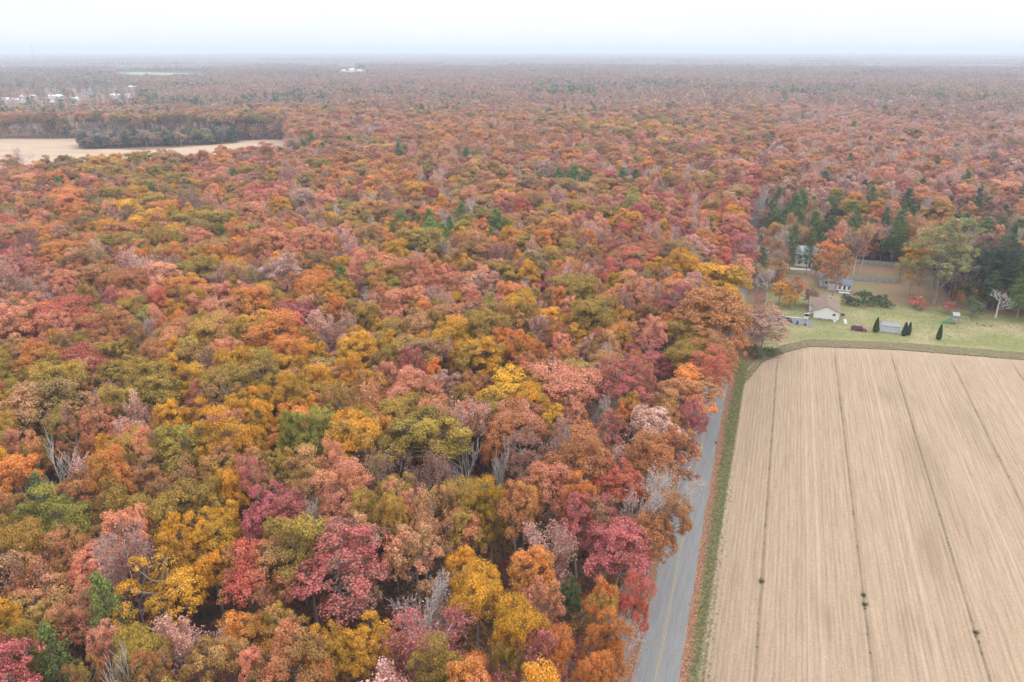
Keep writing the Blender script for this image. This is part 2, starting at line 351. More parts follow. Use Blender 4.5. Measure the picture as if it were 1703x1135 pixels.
# ------------------------------------------------------------ colours of the autumn leaves (albedo) : main, second
def srgb(r,g,b,k=.86,ds=.08):
    l=[(((c/255+.055)/1.055)**2.4 if c>10 else c/255/12.92) for c in (r,g,b)]; m=.3*l[0]+.55*l[1]+.15*l[2]
    return tuple((c*(1-ds)+m*ds)*k for c in l)
PAL={
 'gold':('golden yellow',srgb(230,166,32,ds=.02),srgb(196,148,40,ds=.02)),
 'oly':('olive yellow',srgb(188,152,52,ds=.05),srgb(166,136,52,ds=.05)),
 'yg':('yellow green',srgb(174,162,50),srgb(146,142,46)),
 'olb':('olive brown',srgb(170,134,58),srgb(176,114,54)),
 'org':('bright orange',srgb(230,142,50),srgb(208,138,46)),
 'rust':('rust orange',srgb(206,130,60),srgb(188,124,54)),
 'sal':('salmon',srgb(234,148,104,ds=.08),srgb(218,142,84,ds=.08)),
 'red':('scarlet',srgb(220,100,68,ds=.1),srgb(204,104,62,ds=.1)),
 'crim':('crimson pink',srgb(208,98,94,ds=.16),srgb(194,100,82,ds=.14)),
 'dpink':('dusty pink',srgb(220,166,146,ds=.14),srgb(208,144,118,ds=.12)),
 'mauv':('mauve brown',srgb(184,122,102,ds=.18),srgb(166,108,82,ds=.16)),
 'tan':('tan orange',srgb(208,148,88),srgb(176,132,62)),
 'grn':('deep green',srgb(108,126,66),srgb(84,106,56)),
 'lgrn':('light green',srgb(130,148,70),srgb(100,124,58)),
 'dgrn':('dark blue green',srgb(82,104,76),srgb(66,88,62)),
 'gry':('grey',srgb(190,150,136),srgb(172,132,116)),
}
def jit(c,r,a=.10):
    k=1+r.normal()*a; return tuple(max(.004,min(.8,x*k*(1+r.normal()*a*.5))) for x in c)
# ------------------------------------------------------------ where the wood stands
def poly_in(x,y,P):
    c=False; j=len(P)-1
    for i in range(len(P)):
        (xi,yi),(xj,yj)=P[i],P[j]
        if (yi>y)!=(yj>y) and x<(xj-xi)*(y-yi)/(yj-yi)+xi: c=not c
        j=i
    return c
def road_x(y): return float(np.interp(y,[-60,75,108,155,263,440,4000],[-6.2,-6.8,-7.7,-8.5,-8.7,-9.0,-9.0]))
LF=[tuple(at(x,y,z)[:2]) for x,y,z in ((-260,262,0),(-200,236,0),(0,231,0),(128,231,0),(131,247,0),(240,250.5,0),(395,238.5,0),(397,234,0),(480,232,0),(485,235.5,25),(400,239,24.5),(330,245.5,24.5),(235,253,24),(170,262,21),(70,273,21),(0,276,21),(-200,292,21))]
GF=[tuple(at(x,y,z)[:2]) for x,y,z in ((190,121.5,0),(205,119.5,0),(330,119,0),(345,120.5,0),(335,124,20),(250,125.5,20),(195,124.5,20))]
GF2=[tuple(at(x,y,z)[:2]) for x,y,z in ((560,117.5,0),(575,116,0),(606,116,0),(612,117.5,0),(606,120.5,20),(565,120.5,20))]
ISL=[tuple(at(x,y,0)[:2]) for x,y in ((126,229),(129,248),(240,251.5),(396,239.5),(399,233.5),(330,229.5))]
TOWN=[tuple(at(x,y,z)[:2]) for x,y,z in ((-60,150,0),(60,148,0),(225,146,0),(235,158,0),(225,170,20),(120,174,20),(-60,180,20))]
def wood_here(x,y):
    d=math.hypot(x,y)
    if y<1300 and abs(x-road_x(y))<(5.2 if y<150 else (4.4 if y<330 else 3.9)): return False
    if x<road_x(y):
        if d>300 and (poly_in(x,y,LF) or poly_in(x,y,GF) or poly_in(x,y,ISL)): return False
        if d>600 and poly_in(x,y,TOWN) and rf.random()<.9: return False
        return True
    if y<262: return False
    if (x<28 and y<352) or (x<62 and y<316): return False
    if x<80 and y<270: return False
    return True
TREES=[]   # dict: x,y,R,H,style,col
cellT={}
def put(x,y,R,H,style,col,force=False,k=.70,**kw):
    if style in 'SB' and 'label' not in kw: R=max(R,4.4)
    ci,cj=int(x//14),int(y//14)
    if not force:
        for a in (-1,0,1):
            for b in (-1,0,1):
                for t in cellT.get((ci+a,cj+b),()):
                    if math.hypot(x-t['x'],y-t['y'])<k*(R+t['R']): return None
    t=dict(x=x,y=y,R=R,H=H,style=style,col=col,**kw); TREES.append(t); cellT.setdefault((ci,cj),[]).append(t); return t
NEAR="""90 872 100 F yg;14 858 50 F tan;12 897 48 F oly;50 908 58 F oly;153 888 66 F tan;168 936 88 F sal;52 962 108 S dpink;66 1014 112 F sal;236 876 82 F oly;288 903 72 F gold;345 890 88 F gold;358 940 66 F gold;276 985 128 L gold;174 1006 80 P lgrn;88 1092 76 P lgrn;40 1082 64 F oly;6 1036 44 F gold;318 1050 72 S dpink;352 1102 92 F tan;204 1122 66 D x
428 962 112 F red;452 1012 70 L rust;564 962 170 L crim;494 905 74 F org;455 892 42 L oly;458 850 96 F crim;600 862 70 F oly;652 862 56 F oly;706 868 72 S tan;776 888 82 F oly;692 925 104 L sal;770 944 70 F gold;792 992 82 F gold;722 1000 90 B x;700 1080 146 S crim;474 1044 74 L oly;488 1104 104 F tan;546 1078 80 F gold;612 1070 92 F gold;424 1122 70 F sal;524 1128 60 F org
866 1044 80 F gold;850 1095 50 F oly;890 950 88 F org;908 1006 78 L sal;905 908 92 S dpink;962 868 84 L crim;1014 926 126 F crim;1090 892 84 L rust;976 1000 62 F org;940 985 34 F grn;976 1052 60 F org;916 1080 66 F org;958 1112 66 F org;1012 1062 96 B x;1030 985 60 L red;882 1116 64 S crim;790 1132 56 F org;1067 850 100 B x;640 1128 50 S dpink;250 1130 60 F rust;140 1130 60 L rust
30 597 76 L tan;72 588 52 L crim;140 625 104 F red;24 632 54 F oly;86 690 124 F olb;190 594 76 F oly;248 634 66 F oly;202 655 54 S mauv;266 668 94 F oly;158 704 64 F tan;192 704 44 F olb;338 622 64 S mauv;328 664 50 L crim;382 602 62 F sal;380 660 76 L olb;384 706 60 F sal;210 724 64 S dpink;182 760 62 F gold;90 766 92 D x;54 756 54 F tan;14 752 58 F sal;132 742 62 L rust;300 748 96 F yg;370 738 92 F gold;372 778 82 F tan;382 818 62 F gold;140 810 92 S dpink;238 790 74 L rust;188 838 74 F oly;69 830 56 P grn;298 815 82 L olb
450 586 64 F org;486 588 58 F org;556 626 98 F yg;436 634 84 F oly;486 652 64 F tan;530 666 62 F oly;580 592 62 L sal;640 612 54 F oly;700 602 84 F oly;760 588 72 F gold;686 664 94 F sal;746 652 72 L dpink;612 676 102 S tan;792 642 56 F rust;490 712 94 F org;590 736 84 F gold;640 726 64 F gold;682 728 78 F oly;416 738 56 F gold;418 776 60 F tan;462 768 56 F oly;514 796 84 F tan;574 820 84 F sal;644 774 64 S mauv;658 822 74 F oly;602 852 60 F oly;720 792 74 S mauv;774 748 66 D x;782 832 74 F oly;736 832 40 F tan
852 664 114 F gold;942 656 112 F sal;862 714 84 F rust;1002 684 72 B x;1018 618 74 L tan;1048 682 50 F oly;1078 602 82 L crim;1130 648 94 F org;1090 684 64 F tan;1134 598 74 F oly;1158 690 50 L crim;1070 736 132 L dpink;1128 750 84 L rust;932 742 76 S mauv;872 762 76 L mauv;830 766 54 D x;914 816 90 F sal;1026 804 84 F red;1082 812 104 B x;1106 850 84 L rust;962 830 50 F org;1000 868 84 L crim;816 842 64 F gold;990 760 60 S dpink
101 434 60 F org;87 394 64 F org;141 474 88 F olb;235 457 104 S dpink;206 406 74 F rust;172 420 60 F rust;38 509 52 F red;70 535 62 F gold;110 540 62 F gold;225 553 66 S mauv;289 578 82 F tan;244 536 46 F yg;222 518 42 F oly;326 550 60 F olb;340 462 70 F oly;372 556 62 F tan;70 586 44 L crim;20 470 60 S gry;330 400 60 F olb
593 443 58 F crim;461 572 102 F org;492 528 72 F crim;558 552 84 S dpink;592 580 62 F sal;534 450 56 F olb;517 482 58 F org;569 472 42 P lgrn;445 503 62 F oly;696 412 78 F oly;527 404 76 F rust;635 395 30 F gold;726 455 38 F gold;642 456 74 F rust;660 542 70 L sal;760 536 94 F rust;752 578 84 F gold;650 572 74 F oly;798 474 46 F sal;600 510 60 B x;720 500 60 S dpink
872 420 62 F oly;908 446 62 F oly;944 424 48 F oly;1052 440 74 F red;1126 438 80 F olb;1167 408 54 F org;1191 472 92 F gold;1180 538 142 F rust;1136 558 64 F oly;1090 526 46 F olb;996 512 52 F crim;962 562 64 F gold;1050 560 64 L sal;824 522 54 F crim;1042 380 60 F gold;922 384 60 F gold;1236 396 62 F crim;930 500 60 B x;870 490 60 B x;1210 500 50 F gold;880 560 66 S dpink;1214 590 84 L rust;1226 548 84 L rust;1206 612 70 L red;1222 520 60 F tan;1240 450 56 L sal;1246 418 56 L crim;1262 350 40 L crim;1254 380 44 F sal;1268 318 40 F red"""
STY={'Y':('yard',2),'F':('full',6),'L':('loose',4),'S':('sparse',4),'B':('bare',3),'P':('pine',3),'D':('dead',2)}
r0=np.random.default_rng(5)
for line in NEAR.replace('\n',';').split(';'):
    a=line.split(); 
    if len(a)<5: continue
    X,Yp,w=float(a[0]),float(a[1]),float(a[2]); H=20+4.5*r0.random()
    if a[3]=='D': H=24
    p=at(X,Yp,H*.76); dep=topx(p)[2]; R=max(2.2,min(9.5,w/2*dep/F_PX*1.1)); H*= (0.86+.028*R) if a[3]!='D' else 1
    x,y=p[0],p[1]; xb=min(x,road_x(y)-4.5); ln=min(R_(17),math.atan2(x-xb,H*.76))
    put(xb,y,R,H,a[3],a[4] if a[4]!='x' else 'gry',force=True,lean=ln)
def val_noise(x,y,f,s):
    return .5+.5*math.sin(x*f+1.7*math.sin(y*f*.8+s)+s*2.1)*math.cos(y*f*1.13+1.3*math.sin(x*f*.7-s))
PALS={
 'left':[('gold','F',23),('oly','F',23),('yg','F',4),('org','F',14),('rust','F',9),('sal','F',9),('sal','L',8),('red','F',4),('crim','L',4),('dpink','S',12),('dpink','L',5),('olb','F',5),('mauv','S',4),('tan','F',11),('gry','B',6),('lgrn','P',.6)],
 'road':[('gold','F',10),('oly','F',8),('org','F',12),('rust','L',8),('sal','L',18),('red','F',6),('crim','L',11),('dpink','S',15),('dpink','L',9),('mauv','S',5),('tan','F',9),('gry','B',8)],
 'mid':[('gold','F',14),('oly','F',18),('olb','F',13),('org','F',17),('rust','F',14),('sal','L',13),('red','F',3),('crim','L',5),('dpink','S',9),('mauv','L',4),('tan','F',12),('gry','B',4),('grn','P',1)],
 'right':[('sal','L',24),('sal','F',10),('dpink','S',17),('dpink','L',11),('crim','L',7),('mauv','L',7),('rust','F',8),('org','F',7),('gry','B',10),('grn','P',5),('olb','F',5)],
 'far':[('mauv','L',20),('dpink','L',18),('sal','L',9),('rust','F',9),('olb','F',9),('crim','L',5),('gry','S',18),('dgrn','P',9),('tan','F',8),('oly','F',4)],
 'green':[('dgrn','P',34),('grn','P',14),('gry','S',24),('olb','F',12),('oly','F',10),('mauv','L',10),('tan','F',12),('gold','F',4)],
}
def pick(r,x,y):
    d=math.hypot(x,y); u=r.random()
    if x>road_x(y): key='right' if d<900 or u<.35 else 'far'
    elif d<330: key='road' if (x>-70 and u<.65) else 'left'
    elif d<850: key='mid' if u<.8 else ('road' if x>-200 else 'left')
    else: key='far' if u<.7+.0002*(d-850) else 'mid'
    if d>900:
        g=val_noise(x,y,.0042,1.3)*.5+val_noise(x,y,.011,4.)*.3+.12+.16*math.sin(d/170.)
        if g>.58 and r.random()<.75: key='green'
    if x>road_x(y) and 262<y<420 and x>20 and u<.75*max(0,1-(y-300)/120): key='green'
    L=PALS[key]; w=np.array([k[2] for k in L],float); w/=w.sum(); u=r.random()
    if r.random()<.5:      # stands of one kind: the choice follows the ground
        u=.5*val_noise(x,y,.021,2.2)+.5*val_noise(x,y,.0075,5.1); u=min(.999,max(0,(u-.5)*1.5+.5+r.normal()*.05))
    i=int(min(len(L)-1,np.searchsorted(np.cumsum(w),u))); return L[i][0],L[i][1]
# trees of the yards, by the foot of the trunk in the photograph
YARD=[ # px,py base, height m, R m, style, col, label
 (1552,506,29,10.5,'T','yg','tall spreading light green tree with bare drooping lower boughs behind the playset'),
 (1512,492,23,6.2,'L','gold','golden tree on several thin pale trunks at the lawn corner'),
 (1530,470,27,7.5,'L','tan','arching tan crowned tree behind the golden tree on thin trunks'),
 (1622,440,21,5.0,'F','red','dark red round tree standing among the pines'),
 (1340,456,18,2.6,'P','grn','tall pine in front of the white house by the road'),
 (1312,452,19,3.6,'P','grn','olive pine beside the white house near the roadside bare tree'),
 (1356,460,17,2.3,'P','grn','slender pine before the white house wall'),
 (1368,480,22,5.6,'L','org','orange tree leaning over the slate roofed house'),
 (1385,492,20,4.4,'L','tan','thin leaning tan tree beside the slate roofed house'),
 (1430,455,21,7.5,'S','tan','wide sparse tan tree rising behind the stockade fence'),
 (1418,462,18,6.0,'S','mauv','brown twiggy tree with a dark short trunk inside the stockade fence'),
 (1292,440,15,5.2,'B','gry','grey bare tree on the roadside verge before the white house'),
 (1274,505,13,5.4,'B','gry','pale bare tree on the roadside by the driveway mouth'),
 (1296,506,10,3.8,'L','gold','small yellow tree by the driveway near the road'),
 (1322,508,11,3.4,'F','rust','small rust orange tree in the front yard of the brown roofed house'),
 (1315,515,7,2.6,'F','gold','low yellow bush tree in the front yard by the driveway'),
 (1345,508,7,3.0,'L','mauv','plum leaved small tree beside the brown roofed house'),
 (1268,590,15,6.8,'L','dpink','bushy dusty pink tree at the field corner beside the road'),
 (1256,570,13,4.0,'L','rust','russet tree behind the bushy tree at the field corner'),
 (1290,388,18,5.5,'B','gry','grey twiggy tree beside the utility pole'),
 (1325,385,20,4.2,'P','lgrn','bright green pine behind the houses near the road'),
 (1344,395,19,3.6,'P','grn','olive green pine next to the bright green pine behind the houses'),
 (1372,398,20,4.8,'P','grn','broad dark pine behind the pale roofed house'),
 (1408,396,20,4.6,'P','grn','broad pine with bare lower trunk behind the stockade fence'),
 (1395,402,19,4.0,'P','dgrn','dark pine between the broad pines behind the pale roofed house'),
 (1304,378,16,5.0,'F','org','round orange tree by the utility pole'),
 (1500,395,20,4.5,'P','grn','pine with open crown behind the arching tan tree'),
 (1560,415,21,4.8,'P','dgrn','dark pine behind the tall light green tree'),
 (1588,420,20,4.4,'P','dgrn','blue green pine beside the dark red round tree'),
 (1646,452,22,4.6,'P','grn','pine beside the dark red round tree at the lawn edge'),
 (1672,470,24,5.0,'P','grn','tall layered pine at the lawn edge near the dead white tree'),
 (1696,490,23,5.0,'P','grn','tall green pine at the far corner of the lawn'),
 (1690,530,15,4.2,'P','lgrn','low spreading pine at the edge of the lawn'),
 (1640,512,13,3.6,'P','grn','short pine behind the dead white tree'),
 (1618,528,7,3.4,'J','grn','rounded dark juniper bush at the lawn edge beside the dead tree'),
 (1655,529,9.5,4.6,'D','gry','dead white branching tree at the lawn edge'),
 (1630,470,14,4.0,'S','dpink','grey pink twiggy tree between juniper bush and tall pine'),
 (1520,512,4.5,2.6,'W','red','low red shrub under the golden tree on thin trunks'),
 (1532,517,4,2.0,'W','red','scarlet shrub at the foot of the tall light green tree'),
 (1575,522,4.5,2.3,'W','crim','crimson shrub behind the playset'),
 (1594,512,6,1.8,'W','org','slim orange sapling behind the playset'),
]
for (X,Yp,H,R,s,c,lab) in YARD:
    p=at(X,Yp,0); put(p[0],p[1],R,H,s,c,force=True,label=lab)
SHR=[(1408,506,2.6,3.4),(1422,509,2.8,3.0),(1436,503,3.0,4.6),(1448,509,2.7,3.2),(1462,507,2.6,3.8),(1474,512,2.2,2.2)]
rya=np.random.default_rng(14)
for _ in range(22):
    x=-2.8+rya.random()*9; y=240+rya.random()*112
    if 282<y<300 or (y<262 and x>3): continue
    st,c=[('S','dpink'),('B','gry'),('Y','tan'),('S','tan'),('Y','gold'),('B','gry'),('P','grn')][rya.integers(7)]
    put(x,y,3.4+1.8*rya.random(),10+6*rya.random(),st,c,k=.5)
for _ in range(30):
    x=8+rya.random()*50; y=312+rya.random()*40
    if (20<x<32 and 330<y<348) or (9<x<22 and y<308): continue
    st,c=[('P','grn'),('P','grn'),('S','tan'),('Y','org'),('P','lgrn'),('L','sal')][rya.integers(6)]
    put(x,y,3.8+1.8*rya.random(),17+6*rya.random(),st,c,k=.55)
for _ in range(400):
    x=-2+rya.random()*62; y=238+rya.random()*112
    if sum(1 for t in TREES if t.get('yardfill'))>=26: break
    if y<300 and x>6: continue
    if y<262 and x>2: continue
    if (9<x<22 and 290<y<308) or (20<x<32 and 334<y<348) or (29<x<51 and 284<y<314) or 289<y<296 or (364<y<373): continue
    st,c=[('P','grn'),('S','tan'),('B','gry'),('Y','tan'),('Y','rust'),('S','dpink'),('P','grn'),('L','oly')][rya.integers(8)]
    put(x,y,3.2+1.8*rya.random(),(9 if y<300 else 15)+6*rya.random(),st,c,k=.62,yardfill=1)
rf=np.random.default_rng(77)
HD=-YAW  # heading of the view, measured from +Y toward +X
def in_wedge(x,y,half): 
    a=math.atan2(x,y)-HD; return abs(math.atan2(math.sin(a),math.cos(a)))<half
def fill(d0,d1,step,half,rr,k):
    out=0
    xs=np.arange(-d1*1.05,d1*.75,step)
    for gx in xs:
        for gy in np.arange(-25,d1,step):
            x=gx+rf.random()*step; y=gy+rf.random()*step; d=math.hypot(x,y)
            if d<d0 or d>d1 or not in_wedge(x,y,half): continue
            if not wood_here(x,y): continue
            c,s=pick(rf,x,y); R=rr[0]+(rr[1]-rr[0])*rf.random()**1.4
            H=(18.5+1.05*R+rf.normal()*1.3)
            if put(x,y,R+(1.0 if 0<road_x(y)-x<8 else 0),H,s,c,k=k): out+=1
    return out
fill(28,330,3.4,R_(50),(2.8,7.2),.575)
fill(330,560,4.4,R_(44),(3.4,7.0),.58)
fill(560,900,5.6,R_(42),(3.8,7.0),.58)
# trees of the island and hedge before the far tan field
ri=np.random.default_rng(9)
for i in range(260):
    f=i/259; X=135+f*262; Yb=248.5-9.5*f**1.2-ri.random()*7; p=at(X,Yb,0)
    c,s=[('dgrn','Y'),('dgrn','P'),('gry','S'),('gry','Y'),('yg','Y'),('dgrn','Y'),('grn','Y'),('dgrn','Y')][ri.integers(8)]
    put(p[0],p[1],4.4+ri.random()*2.6,10+6*ri.random(),s,c,k=.3)
p=at(42,283,0); put(p[0]*.93,p[1]*.93,9.,22,'B','gry',force=True,label='large bare grey tree standing alone beside the far tan field')
Pl=np.array(LF+[ISL[0],ISL[5],ISL[4]])
for _ in range(2600):
    i=ri.integers(len(Pl)); a,b=Pl[i],Pl[(i+1)%len(Pl)]; L=np.linalg.norm(b-a)
    if ri.random()*260>L: continue
    q=a+(b-a)*ri.random()+ri.normal(size=2)*5
    if poly_in(q[0],q[1],LF) or poly_in(q[0],q[1],ISL): continue
    c=['mauv','dgrn','rust','gry','dpink','olb','sal','dgrn'][ri.integers(8)]
    put(q[0],q[1],4+2.2*ri.random(),(12+9*ri.random()) if c!='dgrn' else 8+6*ri.random(),'Y',c,k=.27)
for _ in range(260):
    x=-1+ri.random()*135; y=(352 if x<28 else (317 if x<62 else 266))+abs(ri.normal())*5
    if 60<x<66: y=266+ri.random()*52
    c,st=[('grn','P'),('grn','P'),('dgrn','P'),('dgrn','Y'),('olb','Y'),('dpink','S'),('grn','P'),('tan','Y')][ri.integers(8)]
    put(x,y,(4.2 if x>60 else 3.4)+1.8*ri.random(),(18 if x>60 else 14)+8*ri.random(),st,c,k=.45)
print('trees',len(TREES))
# ------------------------------------------------------------ trees near enough to be told apart: one object each
KIND={'gold':'hickory_tree','yg':'hickory_tree','tan':'hickory_tree','oly':'oak_tree','olb':'oak_tree','rust':'oak_tree','org':'oak_tree','sal':'maple_tree','red':'maple_tree','crim':'maple_tree','dpink':'maple_tree','mauv':'maple_tree','gry':'maple_tree','grn':'oak_tree','lgrn':'oak_tree','dgrn':'oak_tree'}
def kind_of(t):
    s=t['style']
    return {'P':'pine_tree','B':'bare_tree','D':'dead_tree','J':'juniper_bush','W':'shrub'}.get(s) or KIND[t['col']]
def in_frame(t):
    for z in (t['H'],t['H']*.5):
        x,y,w=topx((t['x'],t['y'],z)); m=t['R']*F_PX/max(w,1)
        if w>5 and -m<x<1703+m and y-m<1135: return True
    return False
big_tree=full_tree(900,H=28,R=8.6,cb=6,nl=62,rl=1.7,clumps=12,per=40,size=.16,gap=.08,top_bias=-.45)
bw=twig_tree(901,H=19,R=8.8,leaves=0,leafprob=0,levels=4,nlimb=9,fork=.2,spread=.85,rad=.4,tw=.02,up=.12)
proto('big0',((lambda a,b:(join([a,b])))(big_tree[0],bw[0]),big_tree[1]),8.6,28,single_only=True)
proto('shrub0',full_tree(910,H=4,R=2.2,cb=.3,nl=12,rl=.85,clumps=9,per=18,size=.12,top_bias=-.5),2.2,4,single_only=True)
TREES.sort(key=lambda t:math.hypot(t['x'],t['y']))
rt_=np.random.default_rng(3); counts={}; singles=[]; mass=[]
LIMIT=290
for t in TREES:
    s=t['style']
    base,n={'J':('shrub',1),'W':('shrub',1),'T':('big',1)}.get(s) or STY[s]
    if 'label' in t and s in 'FL': base,n='yard',2
    t['proto']=base+str(int(rt_.integers(n))); t['rot']=rt_.random()*6.28
    m1,m2=PAL[t['col']][1:]
    if s in 'B': m1=m2=PAL['gry'][1]
    if s=='T': m1,m2=srgb(176,172,96,ds=.12),srgb(150,150,84,ds=.15)
    t['c1']=jit(m1,rt_); t['c2']=jit(m2 if rt_.random()<(.9 if t['col']=='gold' else .68) else PAL[['oly','olb','rust','sal','tan','mauv'][rt_.integers(6)]][1],rt_)
    if s in 'PJT' : t['c2']=jit(m2,rt_)
    d=math.hypot(t['x'],t['y']); gk=(.03 if t['col'] in ('gold','oly','org','yg','tan') else .12)+.30*min(1,max(0,(d-200)/700))  # base desaturation, plus haze painted into the leaves as greying with distance
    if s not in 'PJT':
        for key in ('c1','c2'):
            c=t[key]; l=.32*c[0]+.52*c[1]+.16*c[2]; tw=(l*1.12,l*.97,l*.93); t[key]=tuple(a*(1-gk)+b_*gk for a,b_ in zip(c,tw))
    k=kind_of(t); t['kind']=k
    if 'label' in t or (in_frame(t) and counts.get(k,0)<LIMIT and d<430): counts[k]=counts.get(k,0)+1; singles.append(t)
    else: mass.append(t)
print('single trees',len(singles),counts,'mass',len(mass))
FORM={'F':'full','L':'loose','S':'sparse twiggy','B':'leafless','P':'feathery','D':'dead'}
NOUN={'hickory_tree':'hickory','oak_tree':'oak','maple_tree':'maple','pine_tree':'pine','bare_tree':'tree','dead_tree':'snag'}
def near_name(t):
    best=None;bd=1e9
    for a in (-1,0,1):
        for b in (-1,0,1):
            for o in cellT.get((int(t['x']//14)+a,int(t['y']//14)+b),()):
                if o is t or 'proto' not in o: continue
                d=math.hypot(o['x']-t['x'],o['y']-t['y'])
                if d<bd: bd=d;best=o
    return best
def cword(t):
    if t['style']=='B': return 'grey'
    if t['style']=='D': return 'white'
    return PAL[t['col']][0]
def two_near(t):
    L=[]
    for a in (-1,0,1):
        for b in (-1,0,1):
            for o in cellT.get((int(t['x']//14)+a,int(t['y']//14)+b),()):
                if o is not t and 'kind' in o: L.append((math.hypot(o['x']-t['x'],o['y']-t['y']),id(o),o))
    L.sort(); return [k[2] for k in L[:3]]
FORM={'F':'full','L':'loose','S':'sparse','B':'leafless','P':'feathery','D':'dead','Y':'low branched','T':'tall','J':'round','W':'low'}
NOUN.update(juniper_bush='juniper',shrub='shrub')
seen_lab={}
for t in singles:
    if 'label' not in t:
        sz='broad ' if t['R']>5.2 else ('narrow ' if t['R']<3.5 else '')
        left=t['x']<road_x(t['y']); w='roadside ' if left and t['x']>road_x(t['y'])-11 else ('forest ' if left else 'backwood ')
        nb=two_near(t); nm=['%s %s'%(cword(o),NOUN[o['kind']]) for o in nb]
        t['label']='%s%s %s %s%s'%(sz,FORM[t['style']],cword(t),w,NOUN[t['kind']])+(' between %s and %s'%tuple(nm[:2]) if len(nm)>1 else ''); t['nm']=nm
        if t['label'] in seen_lab and len(t['nm'])>2:
            for a_,b_ in ((0,2),(1,2)):
                alt=t['label'].split(' between ')[0]+' between %s and %s'%(t['nm'][a_],t['nm'][b_])
                if alt not in seen_lab: t['label']=alt; break
    if len(t['label'].split())>16: t['label']=t['label'].replace('forest ','').replace('backwood ','').replace('narrow ','').replace('broad ','')
    seen_lab[t['label']]=1
    e=empty(t['kind'],(t['x'],t['y'],0),t['rot'])
    dr=road_x(t['y'])-t['x']; ln=t.get('lean',0) or (R_(3+5*t['rot']/6.28) if 0<dr<9 and t['y']<480 else 0)
    if ln: e.rotation_mode='ZYX'; e.rotation_euler=(0,ln,t['rot'])
    cm,tm,pr,ph=PROTO[t['proto']]; e.scale=(t['R']/pr,t['R']/pr,t['H']/ph)
    tag(e,t['label'],'tree' if t['kind'] not in('shrub','juniper_bush') else 'shrub',{'hickory_tree':'hickories of the autumn wood','oak_tree':'oaks of the autumn wood','maple_tree':'maples of the autumn wood','pine_tree':'pines','bare_tree':'leafless trees','dead_tree':'dead trees'}.get(t['kind'],'shrubs'))
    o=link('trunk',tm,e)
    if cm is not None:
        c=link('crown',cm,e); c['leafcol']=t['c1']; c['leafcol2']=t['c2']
# ------------------------------------------------------------ the rest of the wood, which nobody could count
def scatter(name,label,cat,pts,coll,mat_keep=None):
    """pts: list of (x,y,z,rot,sx,sz,idx,c1,c2)"""
    n=len(pts); me=bpy.data.meshes.new(name); me.vertices.add(n)
    me.vertices.foreach_set('co',np.array([p[:3] for p in pts],np.float32).ravel())
    for nm,typ,arr in (('rot','FLOAT_VECTOR',[(0,0,p[3]) for p in pts]),('scl','FLOAT_VECTOR',[(p[4],p[4],p[5]) for p in pts]),('leafcol','FLOAT_VECTOR',[p[7] for p in pts]),('leafcol2','FLOAT_VECTOR',[p[8] for p in pts])):
        a=me.attributes.new(nm,typ,'POINT'); a.data.foreach_set('vector',np.array(arr,np.float32).ravel())
    a=me.attributes.new('idx','INT','POINT'); a.data.foreach_set('value',np.array([p[6] for p in pts],np.int32))
    o=link(name,me); tag(o,label,cat,None,'stuff')
    ng=bpy.data.node_groups.new(name,'GeometryNodeTree')
    ng.interface.new_socket('Geometry',in_out='INPUT',socket_type='NodeSocketGeometry'); ng.interface.new_socket('Geometry',in_out='OUTPUT',socket_type='NodeSocketGeometry')
    gi=nn(ng,'NodeGroupInput'); go=nn(ng,'NodeGroupOutput'); ip=nn(ng,'GeometryNodeInstanceOnPoints')
    ci=nn(ng,'GeometryNodeCollectionInfo'); ci.inputs['Collection'].default_value=coll; ci.inputs['Separate Children'].default_value=True; ci.inputs['Reset Children'].default_value=True
    def na(nm,typ):
        k=nn(ng,'GeometryNodeInputNamedAttribute',data_type=typ); k.inputs['Name'].default_value=nm; return k.outputs['Attribute']
    er=nn(ng,'FunctionNodeEulerToRotation'); ng.links.new(na('rot','FLOAT_VECTOR'),er.inputs[0])
    ip.inputs['Pick Instance'].default_value=True
    ng.links.new(gi.outputs[0],ip.inputs['Points']); ng.links.new(ci.outputs[0],ip.inputs['Instance'])
    ng.links.new(na('idx','INT'),ip.inputs['Instance Index']); ng.links.new(er.outputs[0],ip.inputs['Rotation']); ng.links.new(na('scl','FLOAT_VECTOR'),ip.inputs['Scale'])
    ng.links.new(ip.outputs[0],go.inputs[0])
    md=o.modifiers.new('scatter','NODES'); md.node_group=ng; return o
HI=[k for k in ORDER]
def hi_pt(t):
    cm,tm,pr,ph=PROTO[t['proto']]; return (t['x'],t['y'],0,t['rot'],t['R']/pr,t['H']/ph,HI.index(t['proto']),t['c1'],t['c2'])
scatter('woodland','unbroken autumn wood of mixed orange, olive and pink crowns','woodland',[hi_pt(t) for t in mass if t['proto'] in HI],hi_col)
